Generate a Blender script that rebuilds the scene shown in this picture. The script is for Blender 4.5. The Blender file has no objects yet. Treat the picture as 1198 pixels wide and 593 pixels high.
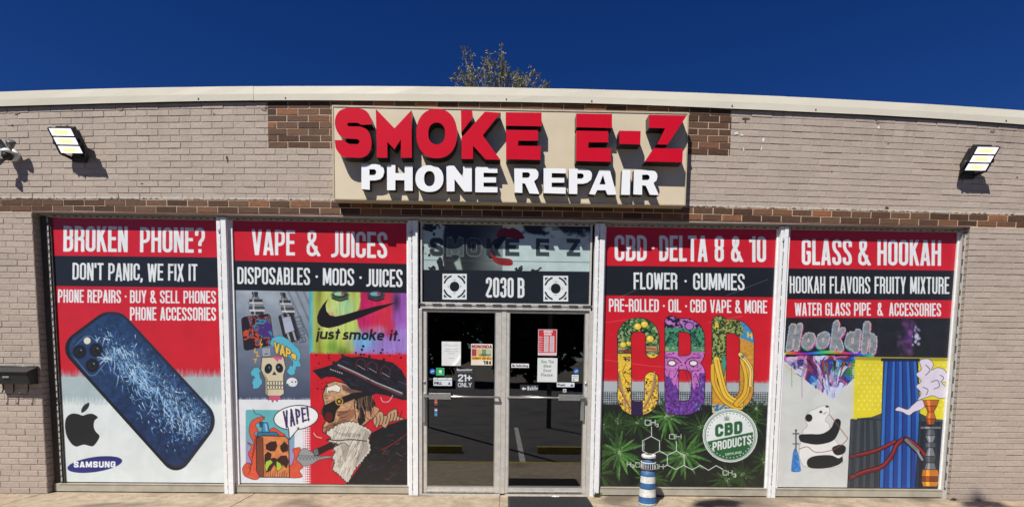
import bpy, bmesh, math, random
import numpy as np
from mathutils import Vector, Matrix
random.seed(7); rng = np.random.default_rng(7)
R = math.radians
scene = bpy.context.scene
COL = scene.collection

# ------------------------------------------------------------------ camera
PITCH, YAW, ROLL = R(-4.31119336), R(1.03524925), R(-0.67191773)
FPX, SHIFT, CX, CY, DIST, EYE = 600.0, 169.158, 599.0, 296.5, 6.0, 1.6
def cam_to_world(x, y, z):
    c, s = math.cos(ROLL), math.sin(ROLL); x, z = c*x + s*z, -s*x + c*z
    c, s = math.cos(PITCH), math.sin(PITCH); y, z = c*y - s*z, s*y + c*z
    c, s = math.cos(YAW), math.sin(YAW); x, y = c*x + s*y, -s*x + c*y
    return Vector((x, y, z))
def at(u, w, Y=0.0):
    """survey point: where the sight line meets the vertical plane y = Y"""
    d = cam_to_world((u-CX)/FPX, 1.0, -(w-CY-SHIFT)/FPX)
    t = (Y + DIST)/d.y
    return Vector((d.x*t, Y, d.z*t + EYE))
cam = bpy.data.cameras.new('camera'); co = bpy.data.objects.new('camera', cam); COL.objects.link(co)
ax = cam_to_world(1, 0, 0); ay = cam_to_world(0, 0, 1); az = -cam_to_world(0, 1, 0)
m3 = Matrix((ax, ay, az)).transposed()
co.matrix_world = Matrix.Translation((0, -DIST, EYE)) @ m3.to_4x4()
cam.sensor_width = 36; cam.lens = FPX/1198*36; cam.shift_y = SHIFT/1198; cam.clip_end = 2000; cam.clip_start = .05
scene.camera = co

# ------------------------------------------------------------------ world and sun
SUNV = Vector((.65, 1.0, -1.6))                     # direction the light travels
w = bpy.data.worlds.new("World"); scene.world = w; w.use_nodes = True
nt = w.node_tree; bg = nt.nodes['Background']
sky = nt.nodes.new('ShaderNodeTexSky'); sky.sky_type = 'NISHITA'; sky.sun_disc = False
sky.sun_elevation = R(53.3); sky.sun_rotation = math.atan2(-SUNV.x, -SUNV.y)
sky.air_density = 1.0; sky.dust_density = 0.0; sky.ozone_density = 6.0; sky.altitude = 2500
hs = nt.nodes.new('ShaderNodeHueSaturation'); hs.inputs['Saturation'].default_value = 1.26; hs.inputs['Hue'].default_value = .519
nt.links.new(sky.outputs[0], hs.inputs['Color']); nt.links.new(hs.outputs[0], bg.inputs[0]); bg.inputs[1].default_value = .053
sl = bpy.data.lights.new('sun', 'SUN'); sl.energy = 5.0; sl.angle = R(.5); sl.color = (1, .955, .88)
so = bpy.data.objects.new('sun', sl); COL.objects.link(so); so.rotation_euler = SUNV.to_track_quat('-Z', 'Y').to_euler()
so.location = (-10, -16, 25)
scene.view_settings.view_transform = 'Standard'; scene.view_settings.look = 'None'
scene.view_settings.exposure = .25; scene.view_settings.gamma = 1

# ------------------------------------------------------------------ object helpers
def tag(o, label=None, cat=None, group=None, kind=None):
    if label: o['label'] = label
    if cat: o['category'] = cat
    if group: o['group'] = group
    if kind: o['kind'] = kind
    return o
def empty(name, loc=(0, 0, 0)):
    o = bpy.data.objects.new(name, None); COL.objects.link(o); o.location = loc; o.empty_display_size = .2
    return o
class MB:
    def __init__(s): s.bm = bmesh.new(); s.mi = 0
    def face(s, pts, mi=None):
        f = s.bm.faces.new([s.bm.verts.new(p) for p in pts]); f.material_index = s.mi if mi is None else mi; return f
    def box(s, x0, x1, y0, y1, z0, z1, bev=0, mi=None, rot=None, piv=None):
        r = bmesh.ops.create_cube(s.bm, size=1)
        for v in r['verts']:
            v.co = Vector(((x0+x1)/2+v.co.x*(x1-x0), (y0+y1)/2+v.co.y*(y1-y0), (z0+z1)/2+v.co.z*(z1-z0)))
        fs = list({f for v in r['verts'] for f in v.link_faces})
        for f in fs: f.material_index = s.mi if mi is None else mi
        vs = r['verts']
        if bev:
            es = list({e for f in fs for e in f.edges})
            bb = bmesh.ops.bevel(s.bm, geom=es, offset=bev, segments=2, affect='EDGES', profile=.5)
            vs = list({v for f in bb['faces'] for v in f.verts} | {v for v in vs if v.is_valid})
            for f in bb['faces']: f.material_index = s.mi if mi is None else mi
        if rot is not None:
            p = Vector(piv)
            for v in vs: v.co = p + rot @ (v.co - p)
        return vs
    def lathe(s, prof, c=(0, 0, 0), n=24, rot=None, mi=None, cap=True):
        rings = []
        for r, z in prof:
            ring = []
            for k in range(n):
                p = Vector((r*math.cos(2*math.pi*k/n), r*math.sin(2*math.pi*k/n), z))
                if rot is not None: p = rot @ p
                ring.append(s.bm.verts.new(p + Vector(c)))
            rings.append(ring)
        for i, (a, b) in enumerate(zip(rings, rings[1:])):
            for k in range(n):
                f = s.bm.faces.new((a[k], a[(k+1) % n], b[(k+1) % n], b[k])); f.smooth = True
                f.material_index = (mi[i] if isinstance(mi, (list, tuple)) else (s.mi if mi is None else mi))
        if cap:
            f = s.bm.faces.new(rings[0][::-1]); f.material_index = mi[0] if isinstance(mi, (list, tuple)) else s.mi if mi is None else mi
            f = s.bm.faces.new(rings[-1]); f.material_index = mi[-1] if isinstance(mi, (list, tuple)) else s.mi if mi is None else mi
    def tube(s, pts, r, n=8, mi=None):
        pts = [Vector(p) for p in pts]; rings = []
        rr = r if isinstance(r, (list, tuple)) else [r]*len(pts)
        for i, p in enumerate(pts):
            d = (pts[min(i+1, len(pts)-1)] - pts[max(i-1, 0)]).normalized()
            q = d.to_track_quat('Z', 'Y')
            rings.append([s.bm.verts.new(p + q @ Vector((rr[i]*math.cos(2*math.pi*k/n), rr[i]*math.sin(2*math.pi*k/n), 0))) for k in range(n)])
        for a, b in zip(rings, rings[1:]):
            for k in range(n):
                f = s.bm.faces.new((a[k], a[(k+1) % n], b[(k+1) % n], b[k])); f.smooth = True; f.material_index = s.mi if mi is None else mi
        s.bm.faces.new(rings[0][::-1]).material_index = s.mi if mi is None else mi
        s.bm.faces.new(rings[-1]).material_index = s.mi if mi is None else mi
    def prism(s, poly, y0, y1, mi=None):
        """poly of (x,z), from y0 (front) to y1"""
        a = [s.bm.verts.new((x, y0, z)) for x, z in poly]; b = [s.bm.verts.new((x, y1, z)) for x, z in poly]
        m = s.mi if mi is None else mi
        for f in [s.bm.faces.new(a), s.bm.faces.new(b[::-1])]+[s.bm.faces.new((a[i], b[i], b[(i+1) % len(a)], a[(i+1) % len(a)])) for i in range(len(a))]:
            f.material_index = m
    def build(s, name, mats, parent=None, loc=None, smooth=False):
        me = bpy.data.meshes.new(name)
        bmesh.ops.recalc_face_normals(s.bm, faces=s.bm.faces[:])
        o = bpy.data.objects.new(name, me); COL.objects.link(o)
        if parent is not None:
            o.parent = parent
            off = Vector((0, 0, 0)); q = parent
            while q is not None: off += q.location; q = q.parent
            bmesh.ops.translate(s.bm, verts=s.bm.verts[:], vec=-off)
        elif loc is not None:
            bmesh.ops.translate(s.bm, verts=s.bm.verts[:], vec=-Vector(loc)); o.location = loc
        s.bm.to_mesh(me); s.bm.free()
        for m in (mats if isinstance(mats, (list, tuple)) else [mats]): me.materials.append(m)
        return o

# ------------------------------------------------------------------ materials
def mat(name, col, rough=.6, metal=0, noise=0, nscale=8, bump=0, bscale=60, spec=.5, coat=0, emit=None, estr=0):
    m = bpy.data.materials.new(name); m.use_nodes = True; t = m.node_tree; b = t.nodes['Principled BSDF']
    b.inputs['Base Color'].default_value = (*col, 1); b.inputs['Roughness'].default_value = rough
    b.inputs['Metallic'].default_value = metal; b.inputs['Specular IOR Level'].default_value = spec
    b.inputs['Coat Weight'].default_value = coat
    tc = t.nodes.new('ShaderNodeTexCoord')
    if noise:
        n = t.nodes.new('ShaderNodeTexNoise'); n.inputs['Scale'].default_value = nscale; n.inputs['Detail'].default_value = 7
        n.inputs['Roughness'].default_value = .62; t.links.new(tc.outputs['Object'], n.inputs['Vector'])
        r = t.nodes.new('ShaderNodeMapRange'); r.inputs[1].default_value = .3; r.inputs[2].default_value = .7
        r.inputs[3].default_value = 1-noise; r.inputs[4].default_value = 1+noise*.5
        t.links.new(n.outputs[0], r.inputs[0])
        h = t.nodes.new('ShaderNodeHueSaturation'); h.inputs['Color'].default_value = (*col, 1)
        t.links.new(r.outputs[0], h.inputs['Value']); t.links.new(h.outputs[0], b.inputs['Base Color'])
    if bump:
        n2 = t.nodes.new('ShaderNodeTexNoise'); n2.inputs['Scale'].default_value = bscale; n2.inputs['Detail'].default_value = 5
        t.links.new(tc.outputs['Object'], n2.inputs['Vector'])
        bp = t.nodes.new('ShaderNodeBump'); bp.inputs['Strength'].default_value = bump; bp.inputs['Distance'].default_value = .01
        t.links.new(n2.outputs[0], bp.inputs['Height']); t.links.new(bp.outputs[0], b.inputs['Normal'])
    if emit:
        b.inputs['Emission Color'].default_value = (*emit, 1); b.inputs['Emission Strength'].default_value = estr
    return m
M_white = mat('white_paint', (.78, .79, .80), .45, noise=.10, nscale=14, bump=.15, bscale=25)
M_alu = mat('weathered_aluminium', (.60, .58, .535), .42, metal=.3, noise=.18, nscale=16, bump=.1)
M_aluB = mat('bright_aluminium', (.6, .6, .58), .3, metal=.8, noise=.12, nscale=20)
M_sill = mat('beige_sill_metal', (.40, .37, .30), .5, noise=.22, nscale=5, bump=.15)
M_head = mat('header_metal', (.42, .40, .36), .55, noise=.2, nscale=6)
M_dark = mat('dark_gasket', (.02, .021, .022), .6)
M_led = mat('lamp_module', (.42, .44, .42), .4)
M_track = mat('grey_strip_track', (.09, .092, .09), .6)
M_coping = mat('cream_coping', (.69, .655, .54), .36, noise=.07, nscale=1.6, bump=.3, bscale=1.6)
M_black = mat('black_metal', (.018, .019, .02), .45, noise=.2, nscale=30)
M_inside = mat('dark_interior', (.02, .02, .022), .8)
M_ifloor = mat('interior_floor', (.06, .055, .05), .4, noise=.2)

M_jamb = mat('shaded_brown_frame', (.085, .072, .062), .5, noise=.2)  # brown frame, its colour darkened to hold the left jamb's shade
def wall_material():
    m = bpy.data.materials.new('part_painted_brick'); m.use_nodes = True; t = m.node_tree; b = t.nodes['Principled BSDF']
    L = t.links.new
    def N(k, **kw):
        n = t.nodes.new(k)
        for a, v in kw.items(): setattr(n, a, v)
        return n
    def math_(op, a, b_=None, c_=None):
        n = N('ShaderNodeMath', operation=op)
        for i, v in enumerate((a, b_, c_)):
            if v is None: continue
            if isinstance(v, (int, float)): n.inputs[i].default_value = v
            else: L(v, n.inputs[i])
        return n.outputs[0]
    tc = N('ShaderNodeTexCoord'); uv = N('ShaderNodeUVMap', uv_map='wall_uv')
    sx = N('ShaderNodeSeparateXYZ'); L(uv.outputs[0], sx.inputs[0]); X, Z = sx.outputs[0], sx.outputs[1]
    n1 = N('ShaderNodeTexNoise'); n1.inputs['Scale'].default_value = 26; n1.inputs['Detail'].default_value = 8; n1.inputs['Roughness'].default_value = .7; L(tc.outputs['Object'], n1.inputs[0])
    n2 = N('ShaderNodeTexNoise'); n2.inputs['Scale'].default_value = 1.3; n2.inputs['Detail'].default_value = 6; L(tc.outputs['Object'], n2.inputs[0])
    n3 = N('ShaderNodeTexNoise'); n3.inputs['Scale'].default_value = 9; n3.inputs['Detail'].default_value = 4; L(tc.outputs['Object'], n3.inputs[0])
    jag = math_('MULTIPLY_ADD', math_('SUBTRACT', n1.outputs[0], .5), .06, 0)
    # bare brick: the two courses over the windows, chipped along their upper edge, and the old sign field
    band = math_('MULTIPLY', math_('GREATER_THAN', Z, 3.17), math_('LESS_THAN', math_('ADD', Z, jag), 3.350))
    fx = math_('MULTIPLY', math_('GREATER_THAN', math_('ADD', X, math_('MULTIPLY', jag, .2)), -2.613), math_('LESS_THAN', math_('ADD', X, math_('MULTIPLY', jag, .3)), 2.518))
    field = math_('MULTIPLY', fx, math_('GREATER_THAN', math_('ADD', Z, math_('MULTIPLY', jag, .25)), 3.9155))
    # flakes of lost paint
    chip = math_('MULTIPLY', math_('GREATER_THAN', n1.outputs[0], .655), math_('GREATER_THAN', n3.outputs[0], .60))
    bare = math_('MAXIMUM', math_('MAXIMUM', band, field), chip)
    wet = math_('MULTIPLY', math_('LESS_THAN', math_('ABSOLUTE', math_('SUBTRACT', math_('ADD', Z, jag), 3.362)), .014), math_('GREATER_THAN', n1.outputs[0], .47))
    at_t = N('ShaderNodeAttribute', attribute_name='tone'); tone = at_t.outputs['Fac']
    at_m = N('ShaderNodeAttribute', attribute_name='joint'); joint = at_m.outputs['Fac']
    rp = N('ShaderNodeValToRGB'); e = rp.color_ramp.elements
    e[0].position = 0; e[0].color = (.06, .028, .017, 1); e[1].position = 1; e[1].color = (.27, .105, .048, 1)
    for p, c in ((.35, (.098, .050, .029, 1)), (.65, (.135, .074, .043, 1)), (.85, (.18, .083, .042, 1))):
        q = e.new(p); q.color = c
    mixt = math_('MULTIPLY_ADD', math_('SUBTRACT', n1.outputs[0], .5), .7, tone); L(mixt, rp.inputs[0])
    mort = N('ShaderNodeMixRGB'); mort.inputs[2].default_value = (.55, .44, .32, 1); L(rp.outputs[0], mort.inputs[1]); L(joint, mort.inputs[0])
    pr = N('ShaderNodeValToRGB'); e = pr.color_ramp.elements
    e[0].position = .32; e[0].color = (.350, .290, .245, 1); e[1].position = .70; e[1].color = (.495, .415, .352, 1)
    L(math_('MULTIPLY_ADD', tone, .12, math_('MULTIPLY_ADD', n1.outputs[0], .45, math_('MULTIPLY', n2.outputs[0], .45))), pr.inputs[0])
    pj = N('ShaderNodeMixRGB'); pj.inputs[2].default_value = (.37, .310, .265, 1); L(pr.outputs[0], pj.inputs[1]); L(math_('MULTIPLY', joint, .65), pj.inputs[0])
    mp = N('ShaderNodeMapping'); mp.inputs['Scale'].default_value = (7, 7, .45); L(tc.outputs['Object'], mp.inputs[0])
    n5 = N('ShaderNodeTexNoise'); n5.inputs['Scale'].default_value = 1; n5.inputs['Detail'].default_value = 6; L(mp.outputs[0], n5.inputs[0])
    def ramp(v, a, b_):
        r_ = N('ShaderNodeMapRange'); L(v, r_.inputs[0]); r_.inputs[1].default_value = a; r_.inputs[2].default_value = b_; return r_.outputs[0]
    strk = math_('MULTIPLY', ramp(n5.outputs[0], .52, .70), ramp(Z, 3.55, 4.35))
    foot = math_('MULTIPLY', ramp(n2.outputs[0], .35, .65), ramp(Z, .42, .0))
    dirt = math_('MULTIPLY', math_('MAXIMUM', math_('MAXIMUM', strk, foot), math_('MULTIPLY', ramp(n2.outputs[0], .52, .66), .45)), .33)
    pdt = N('ShaderNodeMixRGB'); pdt.inputs[2].default_value = (.20, .165, .135, 1); L(dirt, pdt.inputs[0]); L(pj.outputs[0], pdt.inputs[1]); pj = pdt
    c1 = N('ShaderNodeMixRGB'); L(bare, c1.inputs[0]); L(pj.outputs[0], c1.inputs[1]); L(mort.outputs[0], c1.inputs[2])
    c2 = N('ShaderNodeMixRGB'); L(wet, c2.inputs[0]); L(c1.outputs[0], c2.inputs[1]); c2.inputs[2].default_value = (.5, .46, .40, 1)
    L(c2.outputs[0], b.inputs['Base Color']); b.inputs['Roughness'].default_value = .75; b.inputs['Specular IOR Level'].default_value = .3
    bp = N('ShaderNodeBump'); bp.inputs['Strength'].default_value = .55; bp.inputs['Distance'].default_value = .006
    n4 = N('ShaderNodeTexNoise'); n4.inputs['Scale'].default_value = 45; n4.inputs['Detail'].default_value = 6; L(tc.outputs['Object'], n4.inputs[0])
    L(n4.outputs[0], bp.inputs['Height']); L(bp.outputs[0], b.inputs['Normal'])
    return m
M_wall = wall_material()

# ------------------------------------------------------------------ building
WX0, WX1 = -8.6, 9.0                # ends of the facade
OX0, OX1, LZ = -5.228, 5.318, 3.18  # opening
FACE = -.10
def crown(x):                       # the roof line sags towards both ends
    xx = max(-7.5, min(7.6, x))
    return -.0047*(xx-.3)**2 if x < .3 else -.0042*(xx-.3)**2
def warp(x, z):
    return z + crown(x)*max(0, (z-2.9)/(4.43-2.9))
shop = empty('brick_building', (0, 2, 0))
tag(shop, 'single storey brick shop building in greige paint with bare brown brick over its windows', 'building')

class Bricks:
    def __init__(s): s.v = []; s.f = []; s.uv = []; s.tone = []; s.j = []
    def quad(s, P, UV, tone, j):
        i = len(s.v); s.v += P; s.f.append((i, i+1, i+2, i+3)); s.uv += UV; s.tone += [tone]*4; s.j += [j]*4
    def front(s, x0, x1, z0, z1, tone, d):
        """one brick, joints left round it, front pushed out by d"""
        g = .0042; ch = .0025
        a0, a1, b0, b1 = x0+g, x1-g, z0+g, z1-g
        r = lambda k: random.uniform(-k, k)
        tl = r(.0012)
        o = [(a0, b0-tl), (a1, b0+tl), (a1+r(.001), b1+tl+r(.001)), (a0+r(.001), b1-tl+r(.001))]
        i_ = [(a0+ch, b0+ch-tl), (a1-ch, b0+ch+tl), (a1-ch, b1-ch+tl), (a0+ch, b1-ch-tl)]
        B = [(p[0], FACE, warp(p[0], p[1])) for p in o]
        mid = [(p[0], FACE-max(d-.0015, .0008), warp(p[0], p[1])) for p in o]
        F = [(p[0], FACE-d+r(.0006), warp(p[0], p[1])) for p in i_]
        s.quad(F, i_, tone, 0)
        for k in range(4):
            q = (k+1) % 4
            s.quad([B[k], B[q], mid[q], mid[k]], [o[k], o[q], o[q], o[k]], tone, .5)
            s.quad([mid[k], mid[q], F[q], F[k]], [o[k], o[q], i_[q], i_[k]], tone, 0)
    def mortar(s, x0, x1, z0, z1):
        n = max(1, int((x1-x0)/.25))
        for k in range(n):
            a, c = x0+(x1-x0)*k/n, x0+(x1-x0)*(k+1)/n
            s.quad([(a, FACE, warp(a, z0)), (c, FACE, warp(c, z0)), (c, FACE, warp(c, z1)), (a, FACE, warp(a, z1))],
                   [(a, z0), (c, z0), (c, z1), (a, z1)], .5, 1)
    def rows(s, x0, x1, z0, z1, h, wd, shift=0):
        n = round((z1-z0)/h); h = (z1-z0)/n
        s.mortar(x0, x1, z0, z1)
        for i in range(n):
            x = x0 - (wd/2 if (i+shift) % 2 else 0) + (0 if x0 > -8 else random.uniform(-.02, .02))
            while x < x1-.01:
                a, c = max(x, x0), min(x+wd, x1)
                if c-a > .02: s.front(a, c, z0+i*h, z0+(i+1)*h, random.random()**1.3, (.0036 if random.random() < .8 else .0055)+random.uniform(-.0012, .0014))
                x += wd
    def build(s, name, parent):
        me = bpy.data.meshes.new(name); off = parent.location
        me.from_pydata([(p[0]-off.x, p[1]-off.y, p[2]-off.z) for p in s.v], [], s.f)
        u = me.uv_layers.new(name='wall_uv'); li = np.zeros(len(me.loops), dtype=np.int32); me.loops.foreach_get('vertex_index', li)
        u.data.foreach_set('uv', np.array(s.uv, dtype=np.float32)[li].ravel())
        for nm, d in (('tone', s.tone), ('joint', s.j)):
            a = me.attributes.new(nm, 'FLOAT', 'POINT'); a.data.foreach_set('value', np.array(d, dtype=np.float32))
        me.materials.append(M_wall); me.validate()
        o = bpy.data.objects.new(name, me); COL.objects.link(o); o.parent = parent
        return o
B = Bricks(); B.rows(WX0, OX0, 0, LZ, .068, .212)
yb = .12                                            # left reveal, in courses
for k in range(47):
    z0, z1 = k*LZ/47+.005, (k+1)*LZ/47-.005
    B.quad([(OX0-.004, FACE+.003, z0), (OX0-.004, yb, z0), (OX0-.004, yb, z1), (OX0-.004, FACE+.003, z1)], [(OX0, z0)]*4, random.random(), .3)
B.quad([(OX0-.012, FACE, 0), (OX0-.012, yb, 0), (OX0-.012, yb, LZ), (OX0-.012, FACE, LZ)], [(OX0, 1)]*4, .5, 1)
B.build('brick_pier', shop)
B = Bricks(); B.rows(OX1, WX1, 0, LZ, .068, .212)
for k in range(47):
    z0, z1 = k*LZ/47+.005, (k+1)*LZ/47-.005
    B.quad([(OX1+.004, FACE+.003, z0), (OX1+.004, yb, z0), (OX1+.004, yb, z1), (OX1+.004, FACE+.003, z1)][::-1], [(OX1, z0)]*4, random.random(), .3)
B.quad([(OX1+.012, FACE, 0), (OX1+.012, yb, 0), (OX1+.012, yb, LZ), (OX1+.012, FACE, LZ)], [(OX1, 1)]*4, .5, 1)
B.build('brick_pier', shop)
B = Bricks(); B.rows(WX0, WX1, 3.196, 3.340, .0722, .226); B.mortar(WX0, WX1, LZ, 3.196); B.build('brick_band', shop)
B = Bricks(); B.rows(WX0, WX1, 3.340, 4.423, .0722, .2335, 1); B.build('wall', shop)

# old anchor holes, knocks and paint splashes on the upper wall
M_hole = mat('bare_clay', (.10, .045, .03), .9, noise=.5, nscale=90); M_drip = mat('white_splash', (.72, .72, .70), .7, noise=.2, nscale=80)
M_patch = mat('mortar_patch', (.27, .21, .17), .9, noise=.5, nscale=70)
def blot(u, v_, rx, rz, mi, n=11, dz=0):
    c = at(u, v_, FACE-.0075); pts = []; mk = MB()
    for k in range(n):
        a_ = 2*math.pi*k/n; q = random.uniform(.45, 1.15); pts.append((c.x+rx*q*math.cos(a_), FACE-.0072-.0004*mi-dz, c.z+rz*q*math.sin(a_)))
    mk.face(pts, mi); mk.build('paint_chip', [M_hole, M_drip, M_patch], shop)
for u, v_, rx, rz, mi in ((140, 128, .045, .022, 2), (143, 128, .022, .016, 0), (308, 128, .05, .02, 2), (311, 127, .016, .014, 0), (20, 132, .045, .016, 2), (14, 147, .012, .014, 0), (78, 146, .02, .014, 2), (266, 187, .009, .05, 0), (265, 184, .01, .02, 0),
        (873, 139, .055, .014, 0), (872, 142, .012, .02, 0), (861, 156, .03, .022, 1), (868, 158, .022, .013, 1), (893, 164, .018, .028, 1), (891, 174, .010, .028, 1), (870, 175, .009, .026, 1), (1027, 143, .028, .022, 2), (1026, 142, .014, .012, 0), (1028, 149, .014, .02, 1),
        (1161, 153, .034, .026, 2), (1161, 152, .02, .018, 0), (1006, 179, .007, .008, 0), (1039, 168, .022, .008, 2), (166, 215, .02, .008, 0), (1038, 243, .03, .018, 0), (973, 200, .015, .01, 2), (200, 128, .008, .008, 0), (560, 122, .01, .006, 0), (1190, 207, .014, .010, 2), (250, 133, .012, .012, 2)):
    blot(u, v_, rx, rz, mi)
s_ = MB()                                            # concealed structure: side, rear and party walls
s_.box(WX0, WX0+.25, FACE+.02, 11, 0, 3.95); s_.box(WX1-.25, WX1, FACE+.02, 11, 0, 3.95); s_.box(WX0+.25, WX1-.25, 10.75, 11, 0, 3.95)
s_.box(WX0+.25, OX0-.02, FACE+.03, .2, 0, 3.15); s_.box(OX1+.02, WX1-.25, FACE+.03, .2, 0, 3.15)
for k in range(22):                                  # backing of the upper wall, following the roof line
    a = WX0+.25+(WX1-WX0-.5)*k/22; c = WX0+.25+(WX1-WX0-.5)*(k+1)/22
    s_.box(a, c, FACE+.03, .2, 3.20, warp((a+c)/2, 4.40))
s_.build('side_wall', mat('plain_greige_block', (.36, .31, .27), .8, noise=.15, nscale=3, bump=.3), shop)
s_ = MB(); s_.box(WX0+.25, WX1-.25, .2, 10.75, 3.6, 3.8); s_.build('roof', mat('roof_gravel', (.2, .19, .18), .9, noise=.3), shop)
s_ = MB(); s_.box(WX0+.26, WX1-.26, .16, 10.7, .0, .02); s_.build('floor', M_ifloor, shop)
s_ = MB(); s_.box(WX0+.27, WX1-.27, .25, 10.6, 3.4, 3.55); s_.box(WX0+.27, WX1-.27, 6.0, 6.1, .03, 3.4)
s_.box(-5, -1.6, 2.2, 2.8, .03, 1.05, .01); s_.box(1.8, 5, 2.6, 3.1, .03, 1.05, .01)
s_.build('interior', M_inside, shop)

# coping: folded cream sheet metal in lengths, lapped
cp = MB()
def coping(x0, x1, out):
    n = max(2, int((x1-x0)/.3))
    prof = [(FACE-out, 4.4215), (FACE-out-.004, 4.49), (FACE-out, 4.572), (FACE+.05, 4.580), (.30, 4.575), (.30, 4.42), (.285, 4.42)]
    cols = []
    for k in range(n+1):
        x = x0+(x1-x0)*k/n
        dz = crown(x)
        cols.append([cp.bm.verts.new((x, y+random.uniform(-.0015, .0015)*(k % n > 0), z+dz+.003*math.sin(x*1.7)*(z < 4.43))) for y, z in prof])
    for a, c in zip(cols, cols[1:]):
        for i in range(len(prof)-1):
            f = cp.bm.faces.new((a[i], c[i], c[i+1], a[i+1])); f.smooth = False
    for x in (x0+.35, x1-.6):                       # fixings
        cp.box(x, x+.012, FACE-out-.006, FACE-out+.002, 4.440+crown(x), 4.454+crown(x), mi=1)
for i, (a, c) in enumerate(((-8.7, -5.9), (-5.91, -2.75), (-2.76, .6), (.59, 3.1), (3.09, 6.2), (6.19, 9.1))):
    coping(a, c, .030+.003*(i % 2))
    # underside lip
cp.build('coping', [M_coping, M_black], shop)
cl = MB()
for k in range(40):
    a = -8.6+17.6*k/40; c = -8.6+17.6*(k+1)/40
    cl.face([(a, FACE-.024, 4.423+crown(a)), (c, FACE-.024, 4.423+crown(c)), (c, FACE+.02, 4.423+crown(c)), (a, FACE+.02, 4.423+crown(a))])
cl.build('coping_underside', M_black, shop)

# lintel and header over the glazing
h = MB()
for k in range(24):
    a = OX0+(OX1-OX0)*k/24; c = OX0+(OX1-OX0)*(k+1)/24
    h.face([(a, FACE-.004, warp(a, 3.181)), (c, FACE-.004, warp(c, 3.181)), (c, FACE-.004, warp(c, 3.196)), (a, FACE-.004, warp(a, 3.196))], 1)
h.box(OX0, OX1, FACE-.003, -.028, 3.168, 3.180); h.box(OX0, OX1, -.03, .06, 3.150, 3.1675)
h.build('lintel', [M_head, mat('rusty_steel', (.16, .07, .045), .8, noise=.4, nscale=20)], shop)

def glass_mat(name, tint, refl):
    m = bpy.data.materials.new(name); m.use_nodes = True; t = m.node_tree; t.nodes.clear()
    o = t.nodes.new('ShaderNodeOutputMaterial'); mx = t.nodes.new('ShaderNodeMixShader'); tr = t.nodes.new('ShaderNodeBsdfTransparent')
    gl = t.nodes.new('ShaderNodeBsdfGlossy'); fr = t.nodes.new('ShaderNodeFresnel'); fr.inputs[0].default_value = 2.25
    tr.inputs[0].default_value = (*tint, 1); gl.inputs['Roughness'].default_value = .008; gl.inputs['Color'].default_value = (refl, refl, refl, 1)
    t.links.new(fr.outputs[0], mx.inputs[0]); t.links.new(tr.outputs[0], mx.inputs[1]); t.links.new(gl.outputs[0], mx.inputs[2]); t.links.new(mx.outputs[0], o.inputs[0])
    return m
M_glass = glass_mat('dark_tinted_glass', (.30, .32, .33), 1.0)

def led_line(mb, p0, p1, y=-.034, wd=.014, white=False, seg=.075, duty=.62):
    """a strip of little lamp modules between two points of the facade"""
    p0 = Vector((p0[0], 0, p0[1])); p1 = Vector((p1[0], 0, p1[1])); L_ = (p1-p0).length
    vert = abs(p1.z-p0.z) > abs(p1.x-p0.x)
    mb.box(min(p0.x, p1.x)-(wd/2 if vert else 0), max(p0.x, p1.x)+(wd/2 if vert else 0), y, y+.006,
           min(p0.z, p1.z)-(0 if vert else wd/2), max(p0.z, p1.z)+(0 if vert else wd/2), mi=1 if not white else 0)
    n = int(L_/seg)
    for k in range(n):
        a = p0.lerp(p1, (k+.1+random.uniform(-.1, .1))/n); b = a + (p1-p0).normalized()*seg*duty
        o = random.uniform(-.0015, .0015)
        mb.box(min(a.x, b.x)+(-wd*.42+o if vert else 0), max(a.x, b.x)+(wd*.42+o if vert else 0), y-.006, y-.001,
               min(a.z, b.z)-(0 if vert else wd*.42), max(a.z, b.z)+(0 if vert else wd*.42), mi=0 if not white else 1)

WZ0, WZ1 = .116, 3.129
WINS = [(-5.096, -3.255), (-3.077, -1.114), (1.166, 3.138), (3.293, 5.256)]
for i, (a, c) in enumerate(WINS):
    f = MB()
    f.box(a-.045, a, -.022, .05, .105, WZ1, .002, mi=0); f.box(c, c+.022, -.022, .05, .105, WZ1, .002, mi=0)
    f.box(a-.045, c+.022, -.026, .05, WZ1, 3.149, .002, mi=1)
    if i == 0: f.box(OX0-.004, a-.046, .0, .05, .0, 3.149, .002, mi=3)
    if i == 3: f.box(c+.023, OX1+.003, -.06, .05, .0, 3.149, .002, mi=2)
    fr = f.build('window', [M_white if i not in (0,) else M_jamb, M_head, M_alu, M_jamb], shop)
    s = MB(); s.box(a-.044 if i else OX0+.02, c+.022, -.034, .05, .012, .104, .003)
    s.box(a-.044, c+.022, -.040, -.0335, .094, .1045); s.build('sill', M_sill, fr)
    g = MB(); g.box(a, c, .008, .014, WZ0-.01, WZ1); g.build('pane', M_glass, fr)
    l = MB(); led_line(l, (a, 3.140), (c, 3.140), y=-.036, wd=.012)
    if i == 0: led_line(l, (a-.022, WZ0), (a-.022, WZ1), y=-.032)
    if i == 3: led_line(l, (c+.034, WZ0), (c+.034, WZ1), y=-.066, wd=.018, seg=.16, duty=.55)
    l.build('light_strip', [M_led, M_track], fr)
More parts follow.
